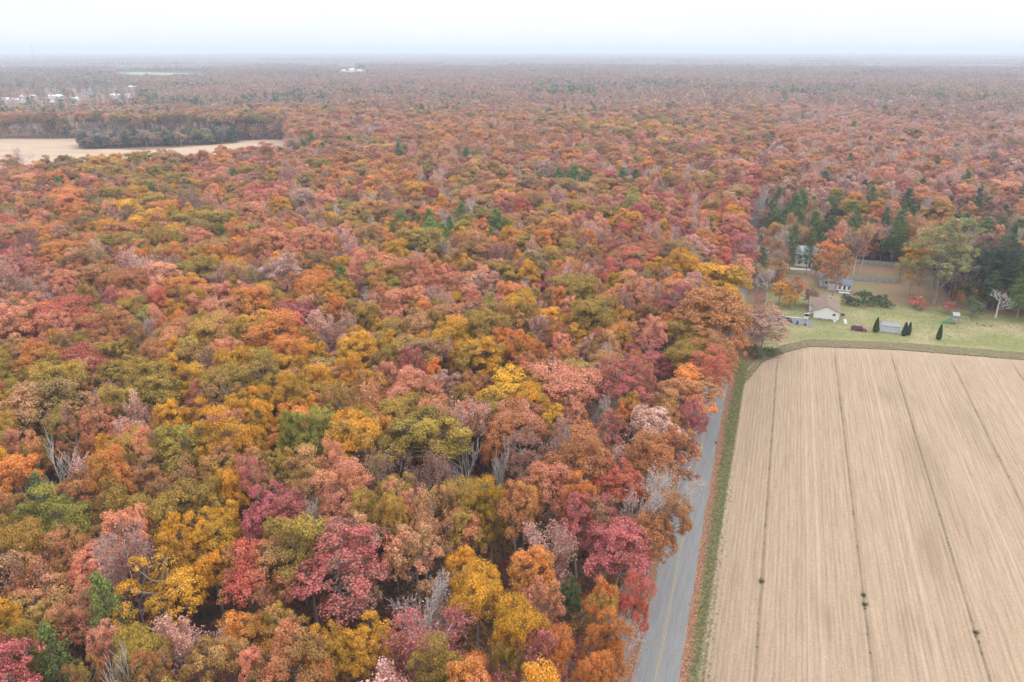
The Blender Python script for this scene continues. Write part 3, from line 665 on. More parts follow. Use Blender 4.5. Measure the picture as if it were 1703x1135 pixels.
# understory shrubs and saplings below the crowns
us=[]; ru=np.random.default_rng(21)
LOW=[HI.index('low%d'%i) for i in range(3)]
for _ in range(26000):
    d=40+ru.random()**.6*380; a=HD+(ru.random()-.5)*2*R_(50); x,y=math.sin(a)*d,math.cos(a)*d
    if not wood_here(x,y) or (x<road_x(y) and x>road_x(y)-7): continue
    col=['rust','mauv','olb','red','tan','mauv','rust','dpink'][ru.integers(8)]; s=.5+.7*ru.random()
    us.append((x,y,0,ru.random()*6.28,s,s*(.8+.5*ru.random()),LOW[ru.integers(3)],jit(tuple(c*.8 for c in PAL[col][1]),ru),jit(tuple(c*.8 for c in PAL[col][2]),ru)))
    if len(us)>12500: break
def skirt(P,n,h0,h1,cols,inset=4):
    P=np.array(P); 
    for _ in range(n):
        i=ru.integers(len(P)); a,b=P[i],P[(i+1)%len(P)]; L=np.linalg.norm(b-a)
        if ru.random()*300>L: continue
        p=a+(b-a)*ru.random()+ru.normal(size=2)*inset; col=cols[ru.integers(len(cols))]; h=(h0+(h1-h0)*ru.random())/6
        if poly_in(p[0],p[1],LF) or poly_in(p[0],p[1],ISL): continue
        us.append((p[0],p[1],0,ru.random()*6.28,h*.8,h,LOW[ru.integers(3)],jit(PAL[col][1],ru),jit(PAL[col][2],ru)))
skirt(LF,2600,6,15,['mauv','dgrn','olb','gry','rust','dpink','tan'],5)
for _ in range(420):
    x=-2+ru.random()*130; y=(354 if x<28 else (319 if x<62 else 268))+abs(ru.normal())*5
    if x>60 and x<66: y=268+ru.random()*52
    col=['dgrn','grn','olb','mauv','rust','tan'][ru.integers(6)]; h=.5+ru.random()*1.1
    us.append((x,y,0,ru.random()*6.28,h,h,LOW[ru.integers(3)],jit(PAL[col][1],ru),jit(PAL[col][2],ru)))
scatter('undergrowth','russet saplings and shrubs on the wood floor under the crowns','undergrowth',us,hi_col)
# far woods, single crowns to 3.2 km
fp=[]; rfar=np.random.default_rng(31)
FI={'F':(0,1,2),'L':(0,1,2),'S':(4,),'B':(4,),'P':(3,)}
n_far=70000; 
for _ in range(n_far):
    d=math.sqrt(900**2+rfar.random()*(3300**2-900**2)); a=HD+(rfar.random()-.5)*2*R_(41); x,y=math.sin(a)*d,math.cos(a)*d
    if abs(x-road_x(y))<4.5 and y<1300: continue
    if poly_in(x,y,GF) or poly_in(x,y,GF2) or poly_in(x,y,LF): continue
    if poly_in(x,y,TOWN) and rfar.random()<.86: continue
    c,s=pick(rfar,x,y); R=4.0+2.4*rfar.random(); H=17+7*rfar.random()+4*val_noise(x,y,.013,2.)
    f=FI[s]; P_=[5.2,5.2,5.2,3.8,5.0]; i=f[rfar.integers(len(f))]
    gk=.44+.2*min(1,(d-900)/1500); m1,m2=PAL[c][1],PAL[c][2]; gg_=(.265,.23,.235)  # leaf colours mixed to grey with distance: haze put into the colour
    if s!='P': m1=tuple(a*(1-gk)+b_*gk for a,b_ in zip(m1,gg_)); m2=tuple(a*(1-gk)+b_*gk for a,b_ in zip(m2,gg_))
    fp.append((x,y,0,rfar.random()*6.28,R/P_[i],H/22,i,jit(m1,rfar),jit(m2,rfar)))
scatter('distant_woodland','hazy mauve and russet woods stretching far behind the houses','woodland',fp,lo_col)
# canopy out to the horizon: pieces of wood 260 m across
pcol=bpy.data.collections.new('pieces of far canopy'); S_=300.
ico=None
def lump(r,c,R,h):
    th=[(0,0,1)]+[(math.sin(1.0)*math.cos(a),math.sin(1.0)*math.sin(a),math.cos(1.0)) for a in np.arange(5)*1.2566]+[(1.05*math.cos(a),1.05*math.sin(a),-.35) for a in np.arange(5)*1.2566+.63]
    v=np.array(th)*np.array([R,R,h])*(1+r.normal(size=(11,1))*.12)+c
    q=[[0,1+i,1+(i+1)%5,-1] for i in range(5)]+[[1+i,6+i,1+(i+1)%5,-1] for i in range(5)]+[[1+(i+1)%5,6+i,6+(i+1)%5,-1] for i in range(5)]
    return v,np.array(q)
for k in range(5):
    r=np.random.default_rng(40+k); parts=[];cols=[];lvs=[]
    for _ in range(900):
        x,y=(r.random(2)-.5)*S_; key=['mauv','dpink','rust','olb','gry','dgrn','sal','mauv','crim','tan'][r.integers(10)]
        if k==3 and r.random()<.6: key=['dgrn','gry','dgrn','olb'][r.integers(4)]
        parts.append(lump(r,np.array([x,y,14+4*r.random()]),4.5+2.5*r.random(),5+3*r.random())); cols.append(np.tile(tuple(.5*(.4*k+.6*q) for k,q in zip(jit(PAL[key][1],r),(.27,.24,.25)))+(1,),(11,1))); lvs.append(r.random(11))  # crown colours pulled toward grey, painted haze on top of the volume
    V,Q=join(parts)
    me=mesh_np('canopy',V,Q,[M['patch']],attrs={'pcol':('FLOAT_COLOR',np.concatenate(cols)),'lv':('FLOAT',np.concatenate(lvs))})
    o=bpy.data.objects.new('%02d_canopy'%k,me); pcol.objects.link(o)
pp=[]; rp=np.random.default_rng(51); g=S_*.97
for gx in np.arange(-15000,11000,g):
    for gy in np.arange(1500,17000,g):
        x=gx+rp.normal()*20; y=gy+rp.normal()*20; d=math.hypot(x,y)
        if d<3150 or d>16500 or not in_wedge(x,y,R_(41)): continue
        gn=val_noise(x,y,.0016,.7)*.6+val_noise(x,y,.0041,3.)*.4
        if gn>.80: continue       # open fields among the far woods
        i=3 if gn<.3 else [0,1,2,4][rp.integers(4)]
        pp.append((x,y,rp.normal()*1.5,[0,1.5708,3.1416,4.7124][rp.integers(4)],1.0,.85+.4*rp.random(),i,(1,1,1),(1,1,1)))
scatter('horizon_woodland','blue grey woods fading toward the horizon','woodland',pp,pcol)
# ------------------------------------------------------------ ground
def sheet(name,poly,z,m,kind='structure'):
    mb=MB(); mb.add([(x,y,z) for x,y in poly],[tuple(range(len(poly)))]); o=mb.build(name,m); o['kind']=kind; return o
n=96; sheet('ground',[(30000*math.sin(2*math.pi*i/n),30000*math.cos(2*math.pi*i/n)) for i in range(n)][::-1],0,'floor')
sheet('tan_field',LF,.10,'far_field'); sheet('green_field',GF,.3,'green_field'); sheet('green_field',GF2,.3,'far_field')
def ytop(x): return float(np.interp(x,[-3,-1.4,2,7,15,40,70,110,300],[150,178,193,202,210.5,217,221,224,236]))
# lawns
def strip(name,xs,yl,yh,z,m):
    v=[];q=[]
    for x in xs: v+= [(x,yl(x),z),(x,yh(x),z)]
    for i in range(len(xs)-1): q.append((2*i,2*i+2,2*i+3,2*i+1))
    mb=MB(); mb.add(v,q); o=mb.build(name,m); o['kind']='structure'; return o
wob=lambda x,a,b: a*math.sin(x*.31+b)+.6*a*math.sin(x*.83+2*b)
rw=np.random.default_rng(12)
strip('lawn',np.arange(1,126,1.5),lambda x:ytop(x)+3.6+wob(x,.9,1)+rw.normal()*.5,lambda x:(262 if x>26 else 266)+wob(x,.8,2)+(0 if x<62 else -.02*(x-62)),.022,'lawn')
strip('rough_grass',np.arange(-4.9,126,1.2),lambda x:ytop(max(x,-1.3))-1.5 if x>-1 else 168,lambda x:ytop(max(x,-1))+8+wob(x,.7,4),.014,'rough_grass')
strip('leafy_yard',np.arange(-3,63,1.5),lambda x:258+wob(x,1,3),lambda x:350,.010,'leafy_lawn')
# road, verges
ys=np.concatenate([np.arange(-60,330,3.),np.arange(330,1100,25.)])
def ribbon(name,a,b,z,m,wa=0,kind='structure',ysel=ys):
    rr=np.random.default_rng(hash(name)%1000 if False else len(name)); v=[];q=[]
    for y in ysel:
        j1,j2=rr.normal()*wa,rr.normal()*wa; c=road_x(y); v+=[(c+a+j1,y,z),(c+b+j2,y,z)]
    for i in range(len(ysel)-1): q.append((2*i,2*i+1,2*i+3,2*i+2))
    mb=MB(); mb.add(v,q); o=mb.build(name,m); o['kind']=kind; return o
ribbon('road',-3.1,3.1,.055,'asphalt',.06)
l=ribbon('centre_line',-.17,-.07,.0592,'yellow'); l2=ribbon('centre_line',.07,.17,.0592,'yellow')
vy=ys[ys<232]
ribbon('leafy_verge',2.6,5.4,.034,'litter',.1,ysel=vy); ribbon('grass_verge',4.5,7.2,.040,'verge',.22,ysel=ys[ys<196])
ribbon('wood_edge_verge',-6.5,-2.7,.034,'litter',.2)
ribbon('yard_verge',2.7,6.0,.030,'leafy_lawn',.2,ysel=ys[(ys>228)])
MB().box((-5.4,143.7,.063),(.75,1.1,.012)).build('utility_patch','tar')['kind']='structure'
MB().box((-9.2,120,.0605),(.5,2.6,.003)).build('utility_patch','tar')['kind']='structure'
# ------------------------------------------------------------ ploughed field with real ridges
xs=np.concatenate([np.arange(-1.7,112,.19),np.arange(112,290,2.)]); tv=np.concatenate([[0],np.linspace(.02,.98,110),[1]])
rfld=np.random.default_rng(61)
YT=np.array([ytop(x) for x in xs]); X=np.repeat(xs[:,None],len(tv),1); Yv=-60+(YT[:,None]+60)*tv[None,:]
edge=np.where(xs<1.0,-.55*(1-(xs+1.7)/2.7),0)
ph=(xs/.76)%1; ridge=.055*(1-np.abs(2*ph-1)*2)*.5
DR=[6.0,21.5,36.6,52.0,67.4,82.8,98.2]; fur=np.zeros(len(xs)); line=np.zeros(len(xs))
for d in DR: gsn=np.exp(-((xs-d)/.24)**2); fur-=.075*gsn; line=np.maximum(line,np.exp(-((xs-d)/.20)**2)); fur+=.04*np.exp(-((np.abs(xs-d)-.6)/.22)**2)
TRK=[13.2,15.0,28.6,30.4,44.3,46.1,59.8,61.6,75,76.8]; trk=np.zeros(len(xs))
for d in TRK: trk=np.maximum(trk,np.exp(-((xs-d)/.24)**2))
Z=.105+(ridge*(1-trk)-.03*trk+fur)[:,None]*np.ones((1,len(tv)))+rfld.normal(size=X.shape)*.008
Z[:,0]=-.05; Z[:,-1]=.03; Z[0,:]=.02
taper=np.clip((YT[:,None]-Yv)/4,0,1); Z=.06+(Z-.06)*(.35+.65*taper)
nx,ny=X.shape; V=np.stack([X,Yv,Z],-1).reshape(-1,3); ii=(np.arange(nx-1)[:,None]*ny+np.arange(ny-1)[None,:]); Q=np.stack([ii,ii+ny,ii+ny+1,ii+1],-1).reshape(-1,4)
damp=np.zeros(X.shape); rowj=rfld.random(len(xs)//4+2)[(np.arange(len(xs))//4)]
for (px_,py_,rx,ry,a) in ((1530,755,4,12,.42),(1545,790,3.4,11,.42),(1550,905,3,9,.4),(1590,840,2.4,8,.35),(1480,650,6,5,.35),(1370,1000,4,4,.3),(1520,1045,4,4,.3),(1600,700,4,14,.3)):
    p=at(px_,py_,0); damp=np.maximum(damp,a*np.exp(-(((X-p[0])/rx)**2+((Yv-p[1]+14*(rowj[:,None]-.5))/ry)**2)**1.5)*(.35+.65*rowj[:,None]))
band=np.clip((Yv-(YT[:,None]-9))/9,0,1)
m=mat('tilled sandy soil'); t=m.node_tree; b,o=pbsdf(t,.95,.1); gg=nn(t,'ShaderNodeNewGeometry')
q1=nn(t,'ShaderNodeMapping'); q1.inputs['Scale'].default_value=(1,.045,1); t.links.new(gg.outputs['Position'],q1.inputs[0])
n1=nn(t,'ShaderNodeTexNoise'); n1.inputs['Scale'].default_value=2.6; n1.inputs['Detail'].default_value=7; n1.inputs['Roughness'].default_value=.7; t.links.new(q1.outputs[0],n1.inputs['Vector'])
r1=nn(t,'ShaderNodeValToRGB'); r1.color_ramp.elements.new(.5)
for e,(p,c) in zip(r1.color_ramp.elements,SOIL): e.position=p; e.color=tuple(c)+(1,)
t.links.new(n1.outputs[0],r1.inputs[0])
n2=nn(t,'ShaderNodeTexNoise'); n2.inputs['Scale'].default_value=2.6; n2.inputs['Detail'].default_value=8; n2.inputs['Roughness'].default_value=.75; t.links.new(gg.outputs['Position'],n2.inputs['Vector'])
r2=nn(t,'ShaderNodeMapRange'); r2.inputs[1].default_value=.35; r2.inputs[2].default_value=.7; r2.inputs[3].default_value=.80; r2.inputs[4].default_value=1.12; t.links.new(n2.outputs[0],r2.inputs[0])
v1=nn(t,'ShaderNodeVectorMath',operation='SCALE'); t.links.new(r1.outputs[0],v1.inputs[0]); t.links.new(r2.outputs[0],v1.inputs['Scale'])
def mixattr(prev,name,col):
    a=nn(t,'ShaderNodeAttribute',attribute_type='GEOMETRY',attribute_name=name); x=nn(t,'ShaderNodeMix',data_type='RGBA')
    t.links.new(a.outputs['Fac'],x.inputs['Factor']); t.links.new(prev,x.inputs['A']); x.inputs['B'].default_value=col+(1,); return x.outputs['Result']
c_=mixattr(v1.outputs[0],'track',(.43,.335,.255)); c_=mixattr(c_,'damp',(.14,.10,.06)); c_=mixattr(c_,'residue',(.095,.075,.048)); c_=mixattr(c_,'head',(.34,.25,.182))
t.links.new(c_,b.inputs['Base Color'])
u=nn(t,'ShaderNodeBump'); u.inputs['Strength'].default_value=.5; u.inputs['Distance'].default_value=.05; t.links.new(n2.outputs[0],u.inputs['Height']); t.links.new(u.outputs[0],b.inputs['Normal'])
M['soil']=m
rown=rfld.random(len(xs)//4+2)[(np.arange(len(xs))//4)]; one=np.ones((1,len(tv)))
resid=np.clip(line[:,None]*(.55+.45*rfld.random((1,len(tv))))*one*np.clip((YT[:,None]-Yv-2)/6,0,1),0,1)*.75+ (np.where((ph<.25)&(rown>.35),.12+.3*(rown-.35),0))[:,None]*one
tk=(trk[:,None]*(.35+.5*rfld.random(X.shape)))*.62*(.55+.45*np.sin(Yv*.05+xs[:,None])**2)
hd=band*(.25+.35*rfld.random(X.shape))*.9; hd=np.maximum(hd,(np.clip((.9-xs)/2.2,0,1)[:,None]*one)*.6)
fld=link('field',mesh_np('field',V,Q,[M['soil']],attrs={'track':('FLOAT',tk.ravel()),'damp':('FLOAT',damp.ravel()),'residue':('FLOAT',resid.ravel()),'head':('FLOAT',hd.ravel())},smooth=True)); fld['kind']='structure'
# turning tracks on the headland: low wheel ruts pressed in pale arcs
def rut(pts,w,name='wheel_rut'):
    pts=np.array(pts,float); d=unit(np.gradient(pts,axis=0)); nrm=np.stack([-d[:,1],d[:,0]],1); z=.135
    v=[];q=[]
    for i,(p,k) in enumerate(zip(pts,nrm)):
        v+=[(p[0]-k[0]*w,p[1]-k[1]*w,z-.03),(p[0],p[1],z+.012),(p[0]+k[0]*w,p[1]+k[1]*w,z-.03)]
    for i in range(len(pts)-1):
        a=3*i; q+=[(a,a+1,a+4,a+3),(a+1,a+2,a+5,a+4)]
    mb=MB(); mb.add(v,q); return mb
M['rut']=ramp_mat('pale pressed soil',[(.3,(.26,.18,.122)),(.7,(.34,.245,.175))],1.5,bump=.3)
rr=np.random.default_rng(66)
for k in range(9):
    cx=4+1.0*k; pts=[(cx+ (9-cx*.3)*(1-math.cos(a)),ytop(cx+6)-13+k*.2+ (10)*math.sin(a)) for a in np.linspace(0,1.35,18)]
    rut(pts,.16).build('wheel_rut','rut')['kind']='structure'
for k in range(2):
    cx=44.3+1.8*k; pts=[(cx-9*(1-math.cos(a))*.5,207+8*math.sin(a)) for a in np.linspace(0,1.5,16)]; rut(pts,.2).build('wheel_rut','rut')['kind']='structure'
    pts=[(cx+9*(1-math.cos(a))*.5,207.5+7.5*math.sin(a)) for a in np.linspace(0,1.4,16)]; rut(pts,.2).build('wheel_rut','rut')['kind']='structure'
# weed tufts at breaks in the furrows
def tuft_mesh(r,nb,h,rad):
    V=[];Q=[]
    for i in range(nb):
        a=r.random()*6.28; d=np.array([math.cos(a),math.sin(a),0]); p=np.array([r.normal()*rad*.5,r.normal()*rad*.5,0]); hh=h*(.6+.7*r.random()); w=np.array([-d[1],d[0],0])*.03
        k=len(V); V+=[p-w,p+w,p+d*hh*.35+w*.7+[0,0,hh*.7],p+d*hh*.35-w*.7+[0,0,hh*.7],p+d*hh*.8+[0,0,hh*.85]]; Q+=[[k,k+1,k+2,k+3],[k+3,k+2,k+4,-1]]
    return np.array(V),np.array(Q)
M['weed']=simple('dark weed leaves',(.075,.075,.03),.8,.1,.4,4)
M['grass']=simple('grass blades',(.18,.20,.07),.8,.1,.45,.6)
M['dry_grass']=simple('dry grass blades',(.33,.275,.16),.8,.1,.35,.6)
wm=[mesh_np('tuft',*tuft_mesh(np.random.default_rng(70+i),70,.42,.42),[M['weed']]) for i in range(2)]
for px_,py_ in ((1270,970),(1440,1008),(1626,1055),(1437,992)):
    p=at(px_,py_,0); o=link('weed_tuft',wm[int(px_)%2],None,(min(DR,key=lambda d:abs(d-p[0])),p[1],.02)); tag(o,'small dark weed tuft in a furrow of the ploughed field','weed','weed tufts in the ploughed field')
gcol=bpy.data.collections.new('grass tufts')
for i in range(4):
    o=bpy.data.objects.new('%02d_tuft'%i,mesh_np('tuft',*tuft_mesh(np.random.default_rng(80+i),26,.2 if i<2 else .34,.3),[M['grass'] if i<2 else M['dry_grass']])); gcol.objects.link(o)
gp=[]; rg=np.random.default_rng(91)
for _ in range(9000):
    y=60+rg.random()**1.3*130; x=road_x(y)+5.7+rg.normal()*.75; gp.append((x,y,.04,rg.random()*6.28,.35+.4*rg.random(),.3+.4*rg.random(),int(rg.random()<.2)*2+rg.integers(2),(1,1,1),(1,1,1)))
for _ in range(15000):
    x=-1+rg.random()*90; f=rg.random(); y=ytop(x)-.4+f*6; gp.append((x,y,.02,rg.random()*6.28,.6+.8*rg.random(),.4+.7*rg.random(),rg.integers(2)+2*int(rg.random()<.62),(1,1,1),(1,1,1)))
for _ in range(5000):
    x=2+rg.random()*88; y=ytop(x)+8+rg.random()*(36-.0*x); gp.append((x,y,.022,rg.random()*6.28,.45+.4*rg.random(),.22+.2*rg.random(),rg.integers(2)+2*int(rg.random()<.15),(1,1,1),(1,1,1)))
cp=[]
for d in DR[:6]:
    for _ in range(360):
        y=70+rg.random()*140
        if math.sin(y*.7+d)+math.sin(y*.23+2*d)+rg.normal()*.6<-.2: continue
        s=.14+.26*rg.random()**2; cp.append((d+rg.normal()*.16,y,.05,rg.random()*6.28,s,s*.6,rg.integers(2)+2*int(rg.random()<.6),(1,1,1),(1,1,1)))
ccol=bpy.data.collections.new('furrow residue')
for i in range(4):
    o=bpy.data.objects.new('%02d_residue'%i,wm[i%2] if i<2 else gcol.objects[i].data); ccol.objects.link(o)
scatter('crop_residue','dark straw and weeds caught along the furrows of the ploughed field','residue',cp,ccol)
scatter('grass','short grass tufts on the verge, lawn and field edge','grass',gp,gcol)
# fallen leaves beside the road
rl=np.random.default_rng(93); N=15000
yy=55+rl.random(N)**1.4*180; side=rl.random(N)<.55; off=np.where(side,3.0+np.abs(rl.normal(size=N))*.9,-2.6-np.abs(rl.normal(size=N))*1.4)
off=np.where(rl.random(N)<.06,rl.uniform(-3,3,N),off); cc=np.stack([np.array([road_x(y) for y in yy])+off,yy,.075+rl.random(N)*.03],1)
V,Q,lv=leaf_quads(rl,cc,unit(rl.normal(size=(N,3))*.3+[0,0,1]),.085); kc=[PAL[k][1] for k in ('rust','mauv','sal','tan','dpink','org')]
pc=np.repeat(np.array([kc[i] for i in rl.integers(6,size=N)]),4,axis=0)*.85; pc=np.concatenate([pc,np.ones((len(pc),1))],1)
o=link('fallen_leaves',mesh_np('fallen_leaves',V,Q,[M['litter_leaf']],attrs={'pcol':('FLOAT_COLOR',pc),'lv':('FLOAT',lv)})); tag(o,'rust and pink fallen leaves lying along both road edges','leaves',None,'stuff')
# ------------------------------------------------------------ houses, yard things
M['siding']=simple('cream siding',(.72,.70,.66),.6,.3,.06,.8,stretch=(1,1,6),bump=.15)
M['foundation']=simple('grey block foundation',(.33,.33,.31),.9,.1,.15,2)
M['brown_roof']=simple('brown asphalt shingles',(.185,.135,.11),.9,.1,.28,2.6,bump=.5)
M['slate_roof']=simple('slate blue shingles',(.13,.155,.20),.9,.1,.25,2.6,bump=.5)
M['pale_roof']=simple('pale weathered roof',(.26,.275,.29),.8,.2,.2,1.2,bump=.3)
M['white']=simple('white paint',(.74,.74,.73),.5,.4,.05,2)
M['glass']=simple('dark window glass',(.02,.025,.03),.06,.6,.1,2)
M['shed_wall']=simple('light grey shed boards',(.45,.46,.47),.7,.25,.1,1.5,stretch=(6,6,.4),bump=.2)
M['shed_roof']=simple('grey shed shingles',(.23,.235,.245),.85,.15,.2,3,bump=.4)
M['grey_wood']=simple('weathered grey wood',(.30,.295,.285),.85,.1,.25,2.5,stretch=(1,1,.25),bump=.3)
M['pole_wood']=simple('tarred pole wood',(.10,.075,.06),.9,.1,.25,3,stretch=(1,1,.2))
M['maroon']=simple('maroon car paint',(.13,.018,.035),.28,.6,.08,2)
M['black_paint']=simple('black car paint',(.02,.021,.024),.3,.6,.1,2)
M['rubber']=simple('tyre rubber',(.02,.02,.02),.85,.2,.2,5)
M['alloy']=simple('alloy metal',(.55,.55,.56),.35,.5,.08,4,metal=.6)
M['lamp_red']=simple('red lamp plastic',(.35,.02,.02),.3,.5,.1,4)
M['lamp_clear']=simple('clear lamp plastic',(.7,.7,.68),.2,.6,.05,4)
M['black_plastic']=simple('black plastic',(.022,.022,.024),.6,.3,.2,4)
M['blue_plastic']=simple('blue plastic',(.03,.055,.15),.55,.3,.15,4)
M['green_plastic']=simple('green plastic slide',(.01,.30,.19),.4,.4,.1,2)
M['stone']=simple('fire pit stone',(.25,.245,.235),.9,.1,.3,4,bump=.5)
M['steel']=simple('galvanised steel',(.42,.43,.44),.45,.5,.15,3,metal=.5)
M['metal_roof_white']=simple('white metal roof',(.72,.74,.75),.5,.4,.06,.2)
def window(parent,c,w,h,face,frame=.07):
    """face: 'S' looks to -Y, 'W' looks to -X, 'E' to +X"""
    x,y,z=c; root=None
    def b(u0,u1,z0,z1,d,m,name,par):
        mb=MB(); dd=.04
        if face=='S': mb.box((x+(u0+u1)/2,y-d/2,z+(z0+z1)/2),(u1-u0,d,z1-z0))
        else:
            s=-1 if face=='W' else 1; mb.box((x+s*d/2,y+(u0+u1)/2,z+(z0+z1)/2),(d,u1-u0,z1-z0))
        return mb.build(name,m,par)
    root=b(-w/2,w/2,-h/2,h/2,.03,'glass','window',parent)
    for s in (-1,1): b(s*(w/2+frame/2)-frame/2,s*(w/2+frame/2)+frame/2,-h/2-frame,h/2+frame,.07,'white','frame',root)
    for s in (-1,1): b(-w/2,w/2,s*(h/2+frame/2)-frame/2,s*(h/2+frame/2)+frame/2,.066,'white','frame',root)
    b(-w/2,w/2,-.025,.025,.05,'white','frame',root)
    return root
def gable_y(parent,x0,x1,y0,y1,ze,zr,wm,rm,over=.45,th=.14,found=.45):
    """gabled block with its ridge along Y"""
    xm=(x0+x1)/2; MB().prism([(x0,found),(x1,found),(x1,ze),(xm,zr),(x0,ze)],1,y0,y1).build('wall',wm,parent)
    if found: MB().box((xm,(y0+y1)/2,found/2-.1),(x1-x0-.06,y1-y0-.06,found+.2)).build('foundation','foundation',parent)
    k=(zr-ze)/(xm-x0); mb=MB(); zo=.02
    mb.prism([(x0-over,ze-k*over+zo),(xm,zr+zo),(x1+over,ze-k*over+zo),(x1+over,ze-k*over+zo+th),(xm,zr+zo+th*1.1),(x0-over,ze-k*over+zo+th)],1,y0-over,y1+over)
    return mb.build('roof',rm,parent)
def gable_x(parent,x0,x1,y0,y1,ze,zr,wm,rm,over=.45,th=.14,found=.45,wall=True):
    ym=(y0+y1)/2
    if wall: MB().prism([(y0,found),(y1,found),(y1,ze),(ym,zr),(y0,ze)],0,x0,x1).build('wall',wm,parent)
    if wall and found: MB().box(((x0+x1)/2,ym,found/2-.1),(x1-x0-.06,y1-y0-.06,found+.2)).build('foundation','foundation',parent)
    k=(zr-ze)/(ym-y0); mb=MB(); zo=.02
    mb.prism([(y0-over,ze-k*over+zo),(ym,zr+zo),(y1+over,ze-k*over+zo),(y1+over,ze-k*over+zo+th),(ym,zr+zo+th*1.1),(y0-over,ze-k*over+zo+th)],0,x0-over,x1+over)
    return mb.build('roof',rm,parent)
# brown roofed house
H1=empty('house',(0,0,0)); tag(H1,'cream sided bungalow with brown shingle roof at the end of the driveway','house')
rf1=gable_y(H1,16.2,23.7,235.6,248.4,2.95,4.75,'siding','brown_roof')
gable_x(H1,14.9,19.6,241.6,247.6,2.93,4.45,'siding','brown_roof')
for (x,y) in ((21.3,240.5),(22.0,243.5)): MB().cyl((x,y,3.6),(x,y,4.55),.09,n=8).build('vent_pipe','steel',rf1)
MB().box((21.2,246,4.3),(.6,.6,1.3)).build('chimney','foundation',rf1)
window(H1,(22.15,235.58,2.05),.85,.75,'S'); window(H1,(16.18,238.3,1.95),1.2,1.1,'W'); window(H1,(14.88,244.6,1.9),1.5,1.1,'W'); window(H1,(23.72,241,1.95),1.1,1.0,'E')
d=MB().box((16.165,240.4,1.5),(.05,.95,2.05)).build('door','white',H1); MB().cyl((16.10,240.75,1.45),(16.135,240.75,1.45),.04).build('handle','steel',d)
for x in (16.2,23.7): MB().box((x,235.56,1.75),(.16,.1,2.45)).build('corner_trim','white',H1)
for x in (18.1,21.2): MB().box((x,235.6,.30),(.55,.08,.25)).build('crawl_vent','black_plastic',H1)
MB().box((15.6,240.4,.2),(1.1,1.6,.4)).box((14.85,240.4,.1),(.4,1.6,.2)).build('front_steps','concrete',H1)
a=empty('air_conditioner',(22.6,234.9,.02)); tag(a,'white air conditioner box against the cream gable wall','air conditioner')
MB().box((0,0,.35),(.85,.6,.7)).build('case','white',a,bevel=.03); MB().cyl((0,0,.70),(0,0,.74),.25,n=16).build('fan_grille','black_plastic',a)
a=empty('barbecue_grill',(25.2,240.5,.02)); tag(a,'dark barbecue grill beside the wall of the brown roofed house','grill')
MB().box((0,0,.75),(1.1,.6,.3)).build('fire_box','black_plastic',a); MB().prism([(-.3,.9),(.3,.9),(.22,1.15),(-.22,1.15)],0,-.5,.5).build('lid','black_plastic',a)
for sx in (-.45,.45):
    for sy in (-.22,.22): MB().cyl((sx,sy,0),(sx,sy,.62),.03,n=6).build('leg','steel',a)
a=empty('storage_cabinet',(14.0,234.4,.03)); tag(a,'white storage cabinet standing at the end of the driveway','cabinet')
MB().box((0,0,.85),(1.3,.8,1.7)).build('body','white',a,bevel=.03); MB().box((0,0,1.76),(1.4,.9,.1)).build('lid','concrete',a)
for s in (-.32,.32): MB().box((s,-.415,.85),(.6,.03,1.5)).build('door','white',a)
sheet('driveway',[(-5.2,230.2),(7,228.3),(16.2,227.6),(16.2,234.2),(5,233.9),(-5.4,236.0)],.062,'drive'); sheet('concrete_walk',[(2,234.05),(13.4,234.35),(13.4,235.0),(2,234.75)],.074,'concrete')
sheet('concrete_path',[(25.4,234.2),(26.3,234.2),(26.3,238.6),(25.4,238.6)],.06,'concrete')
# basketball hoop
a=empty('basketball_hoop',(13.7,228.6,.06)); tag(a,'basketball hoop with black backboard on a pole beside the driveway','basketball hoop')
MB().cyl((0,0,0),(0,0,3.0),.055).build('pole','black_plastic',a); MB().box((0,.35,3.15),(1.25,.05,.8)).box((0,.17,3.0),(.08,.36,.08)).build('backboard','black_plastic',a)
mb=MB()
for i in range(14):
    t0,t1=2*math.pi*i/14,2*math.pi*(i+1)/14; mb.cyl((.23*math.cos(t0),.62+.23*math.sin(t0),2.95),(.23*math.cos(t1),.62+.23*math.sin(t1),2.95),.015,n=5)
mb.build('rim','lamp_red',a); MB().box((0,0,.1),(.8,1.0,.2)).build('base','black_plastic',a,bevel=.04)
a=empty('rubbish_bin',(11.3,228.3,.06)); tag(a,'dark blue wheeled rubbish bin beside the driveway','bin')
MB().box((0,0,.5),(.58,.62,.95),taper=(1.12,1.12)).build('body','blue_plastic',a,bevel=.03); MB().box((0,0,1.02),(.7,.76,.07)).build('lid','blue_plastic',a)
for s in (-.27,.27): MB().cyl((s-.03,.3,.12),(s+.03,.3,.12),.12,n=12).build('wheel','rubber',a)
